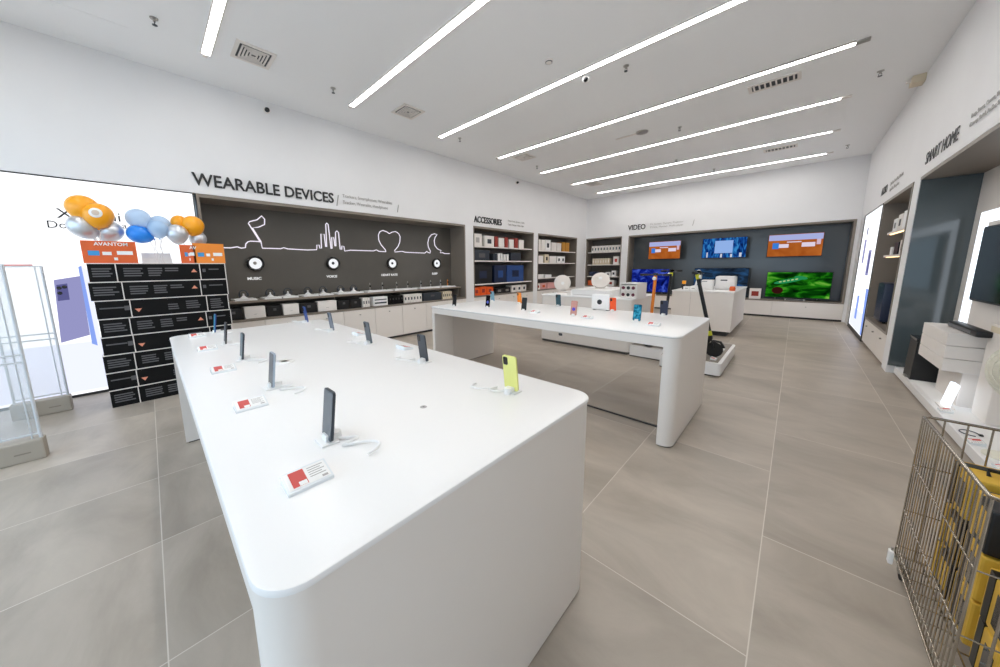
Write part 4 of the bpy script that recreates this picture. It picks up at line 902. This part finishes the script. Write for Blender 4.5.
for z in (.9645, 1.0795):
    for x in (-2.06, -1.98, -1.90):
        t = thing('lens_box', '%s box on the %s tier of the white rack, %s' % ('dark red printed' if abs(x+1.98) > .03 else 'black printed', 'lower' if z < 1 else 'upper', ['left','middle','right'][kk % 3]), 'box', (x, 5.69, z), 0, 'small boxes on the white rack'); kk += 1
        MB().box(-.036,.036,-.05,.05,0,.1,.002).build('carton', M_carton, t)
        MB().lathe([(0,.001),(.026,.001),(.028,0)], 14, Matrix.Translation((0,-.0503,.05)) @ Matrix.Rotation(R(90),4,'X')).build('print', M_maroon if abs(x+1.98) > .03 else M_black, t)
t = thing('scooter_platform', 'low white display platform with grey top under the rightmost scooter', 'platform', (-1.32, 5.2, 0), 0, 'scooter platforms')
MB().rrect(0, .73, 0, 1.5, .02, .185, .05, (1,0,0,1)).build('deck', M_white, t, smooth=True)
MB().rrect(.0, .705, .02, 1.48, 0, .02, .05, (1,0,0,1)).build('plinth', M_skirt, t)
MB().box(.01, .69, .06, 1.46, .186, .19).build('grey_top', M_wood2, t)
t = thing('scooter_platform', 'low white display platform beside the island counter, seen under the second table', 'platform', (-1.86, 5.52, 0), 0, 'scooter platforms')
MB().box(0, .535, 0, 1.68, .02, .185).build('deck', M_white, t)
MB().box(0, .535, .02, 1.66, 0, .02).build('plinth', M_skirt, t)
MB().box(.01, .53, .06, 1.64, .186, .19).build('grey_top', M_wood2, t)
for k in range(4):
    tag_obj('small white price tag on the scooter platform, %s' % ['nearest','second','third','farthest'][k], -.70, 5.42+k*.23, .191, R(90), 'price tags on the scooter platform')

def scooter(label, x, y, z, rz, m_stem, m_accent, lean=.2, h=1.13):
    t = thing('kick_scooter', label, 'scooter', (x, y, z), rz, 'electric kick scooters')   # local +X is forward, origin below the front wheel
    def wheel(cx, nm):
        w_ = MB().lathe([(.07,-.022),(.09,-.024),(.105,-.012),(.108,0),(.105,.012),(.09,.024),(.07,.022)], 26, Matrix.Translation((cx,0,.108)) @ Matrix.Rotation(R(90),4,'X')).build(nm, M_rubber, t, smooth=True)
        MB().lathe([(0,-.02),(.03,-.022),(.07,-.014),(.07,.014),(.03,.022),(0,.02)], 20, Matrix.Translation((cx,0,.108)) @ Matrix.Rotation(R(90),4,'X')).build('hub', M_gun, w_, smooth=True)
    wheel(0, 'wheel'); wheel(-.86, 'wheel')
    MB().box(-.70,-.16,-.07,.07,.09,.13,.012).build('deck', M_black, t); MB().box(-.66,-.2,-.06,.06,.131,.135).build('grip_mat', M_rubber, t)
    MB().tube([(-.17,0,.12),(-.1,0,.16),(-.06,0,.25),(-.05,0,.30)], .026, 10).build('neck', M_black, t, smooth=True)
    MB().tube([(0,-.035,.108),(-.02,-.035,.2),(-.04,0,.26)], .01).tube([(0,.035,.108),(-.02,.035,.2),(-.04,0,.26)], .01).build('fork', M_black, t)
    MB().tube([(-.98,0,.16),(-.93,0,.24),(-.84,0,.245),(-.72,0,.16)], .018, 6).tube([(.115,0,.15),(.07,0,.225),(-.02,0,.235)], .018, 6).build('mudguard', m_stem, t)
    top = Vector((-.05-lean, 0, h)); bot = Vector((-.045,0,.26))
    MB().cyl(bot, top, .024, 14).build('stem', m_stem, t, smooth=True)
    MB().cyl(bot+(top-bot)*.05, bot+(top-bot)*.12, .027, 14).cyl(bot+(top-bot)*.9, bot+(top-bot)*.97, .027, 14).build('stem_collar', m_accent, t, smooth=True)
    MB().cyl(top+Vector((0,-.2,0)), top+Vector((0,.2,0)), .013, 10).build('handlebar', M_black, t, smooth=True)
    for s_ in (-1, 1):
        MB().cyl(top+Vector((0,s_*.13,0)), top+Vector((0,s_*.24,0)), .019, 10).build('grip', M_rubber, t, smooth=True)
        MB().tube([top+Vector((.02,s_*.1,0)), top+Vector((.06,s_*.13,-.01)), top+Vector((.05,s_*.2,-.015))], .005).build('brake_lever', M_gun, t)
    MB().box(top.x-.03,top.x+.04,-.03,.03,h-.01,h+.03,.008).build('display', M_blackg, t)
    MB().lathe([(0,0),(.025,.0),(.03,.03),(0,.032)], 14, Matrix.Translation((top.x+.03,0,h-.06)) @ Matrix.Rotation(R(90),4,'Y')).build('headlight', M_paper, t)
    return t
scooter('black scooter with yellow collar, rightmost, standing on the low platform', -.728, 5.55, .191, 0, M_black, mat('yellow accent',(206,206,40),.4), .235, 1.2)
scooter('black scooter with yellow green lever, leaning right behind the orange one', -1.77, 7.02, .191, R(149.8), M_black, MATS['yellow accent'], .06, 1.2)
scooter('orange and black scooter nearest the blue television', -1.68, 5.86, .191, -pi/2, mat('orange paint',(240,134,30),.4), M_orangeb, .1, 1.15)

# ---------------------------------------------------------------- far counter
t = thing('island_counter', 'far white block counter below the dim blue television, goods on top', 'counter', (-1.97, 8.32, 0))
MB().box(.01, 1.12, .01, 2.28, .10, .915).build('carcass', M_lam, t)
MB().box(0, 1.135, 0, 2.3, .917, .94, .005).build('worktop', M_white, t); MB().box(.08,1.05,.08,2.2,0,.10).build('plinth', M_skirt, t)
MB().box(.37,.374,.0085,.0098,.12,.9).build('door_gap', M_inkg, t)
prod('rice_cooker', 'big white rounded appliance on the far counter', 'appliance', MB().box(-.18,.18,-.16,.16,0,.30,.035), M_white, (-1.1, 9.15, .941), lambda t: MB().box(-.08,.04,-.1625,-.1605,.2,.225).build('display', M_gun, t), smooth=True)
prod('toaster', 'smaller white cube appliance left of the big one on the far counter', 'appliance', MB().box(-.11,.11,-.1,.1,0,.22,.015), M_white, (-1.40, 8.93, .941), lambda t: MB().box(-.1,.0,-.103,-.1005,.18,.19).build('slot', M_gun, t), smooth=True)
t = thing('tripod_lamp', 'white sphere topped black tripod device on the far counter', 'camera', (-1.63, 9.12, .941))
for a in (0, 120, 240): MB().cyl((.1*cos(R(a)),.1*sin(R(a)),0),(0,0,.28),.012,8).build('leg', M_paper, t)
MB().box(-.07,.07,-.05,.05,.28,.36,.015).build('head', M_black, t); MB().lathe([(0,-.045)]+[(.045*sin(pi*i/10), -.045*cos(pi*i/10)) for i in range(1,10)]+[(0,.045)], 16, Matrix.Translation((0,0,.4))).build('sphere', M_paper, t, smooth=True)
prod('toy_robot', 'small orange and black toy figure at the left of the far counter', 'toy', MB().box(-.03,.03,-.03,.03,0,.12,.006).box(-.05,-.03,-.02,.02,.04,.1), M_black, (-1.82, 8.7, .941), lambda t: MB().box(-.035,.035,-.035,.035,.125,.2,.012).build('head', M_orangeb, t))
for k in range(3):
    prod('gadget_box', 'low white gadget box on the far counter, %s' % ['beside the toy figure','in front of the tripod','right of the tripod'][k], 'box', MB().box(-.06,.06,-.05,.05,0,.08,.006), M_paper, (-1.72+k*.13, 8.52+.0*k, .941), lambda t: MB().box(-.03,.03,-.0515,-.0502,.03,.05).build('print', M_inkg, t), group='white gadget boxes on the far counter')
prod('orange_speaker', 'small orange rounded speaker at the right end of the far counter', 'speaker', MB().lathe([(0,0),(.05,0),(.055,.05),(.045,.09),(0,.1)], 16), M_orange, (-.93, 8.75, .941), lambda t: MB().lathe([(0,.102),(.02,.101),(.022,.098)], 12).build('button', M_paper, t), smooth=True)
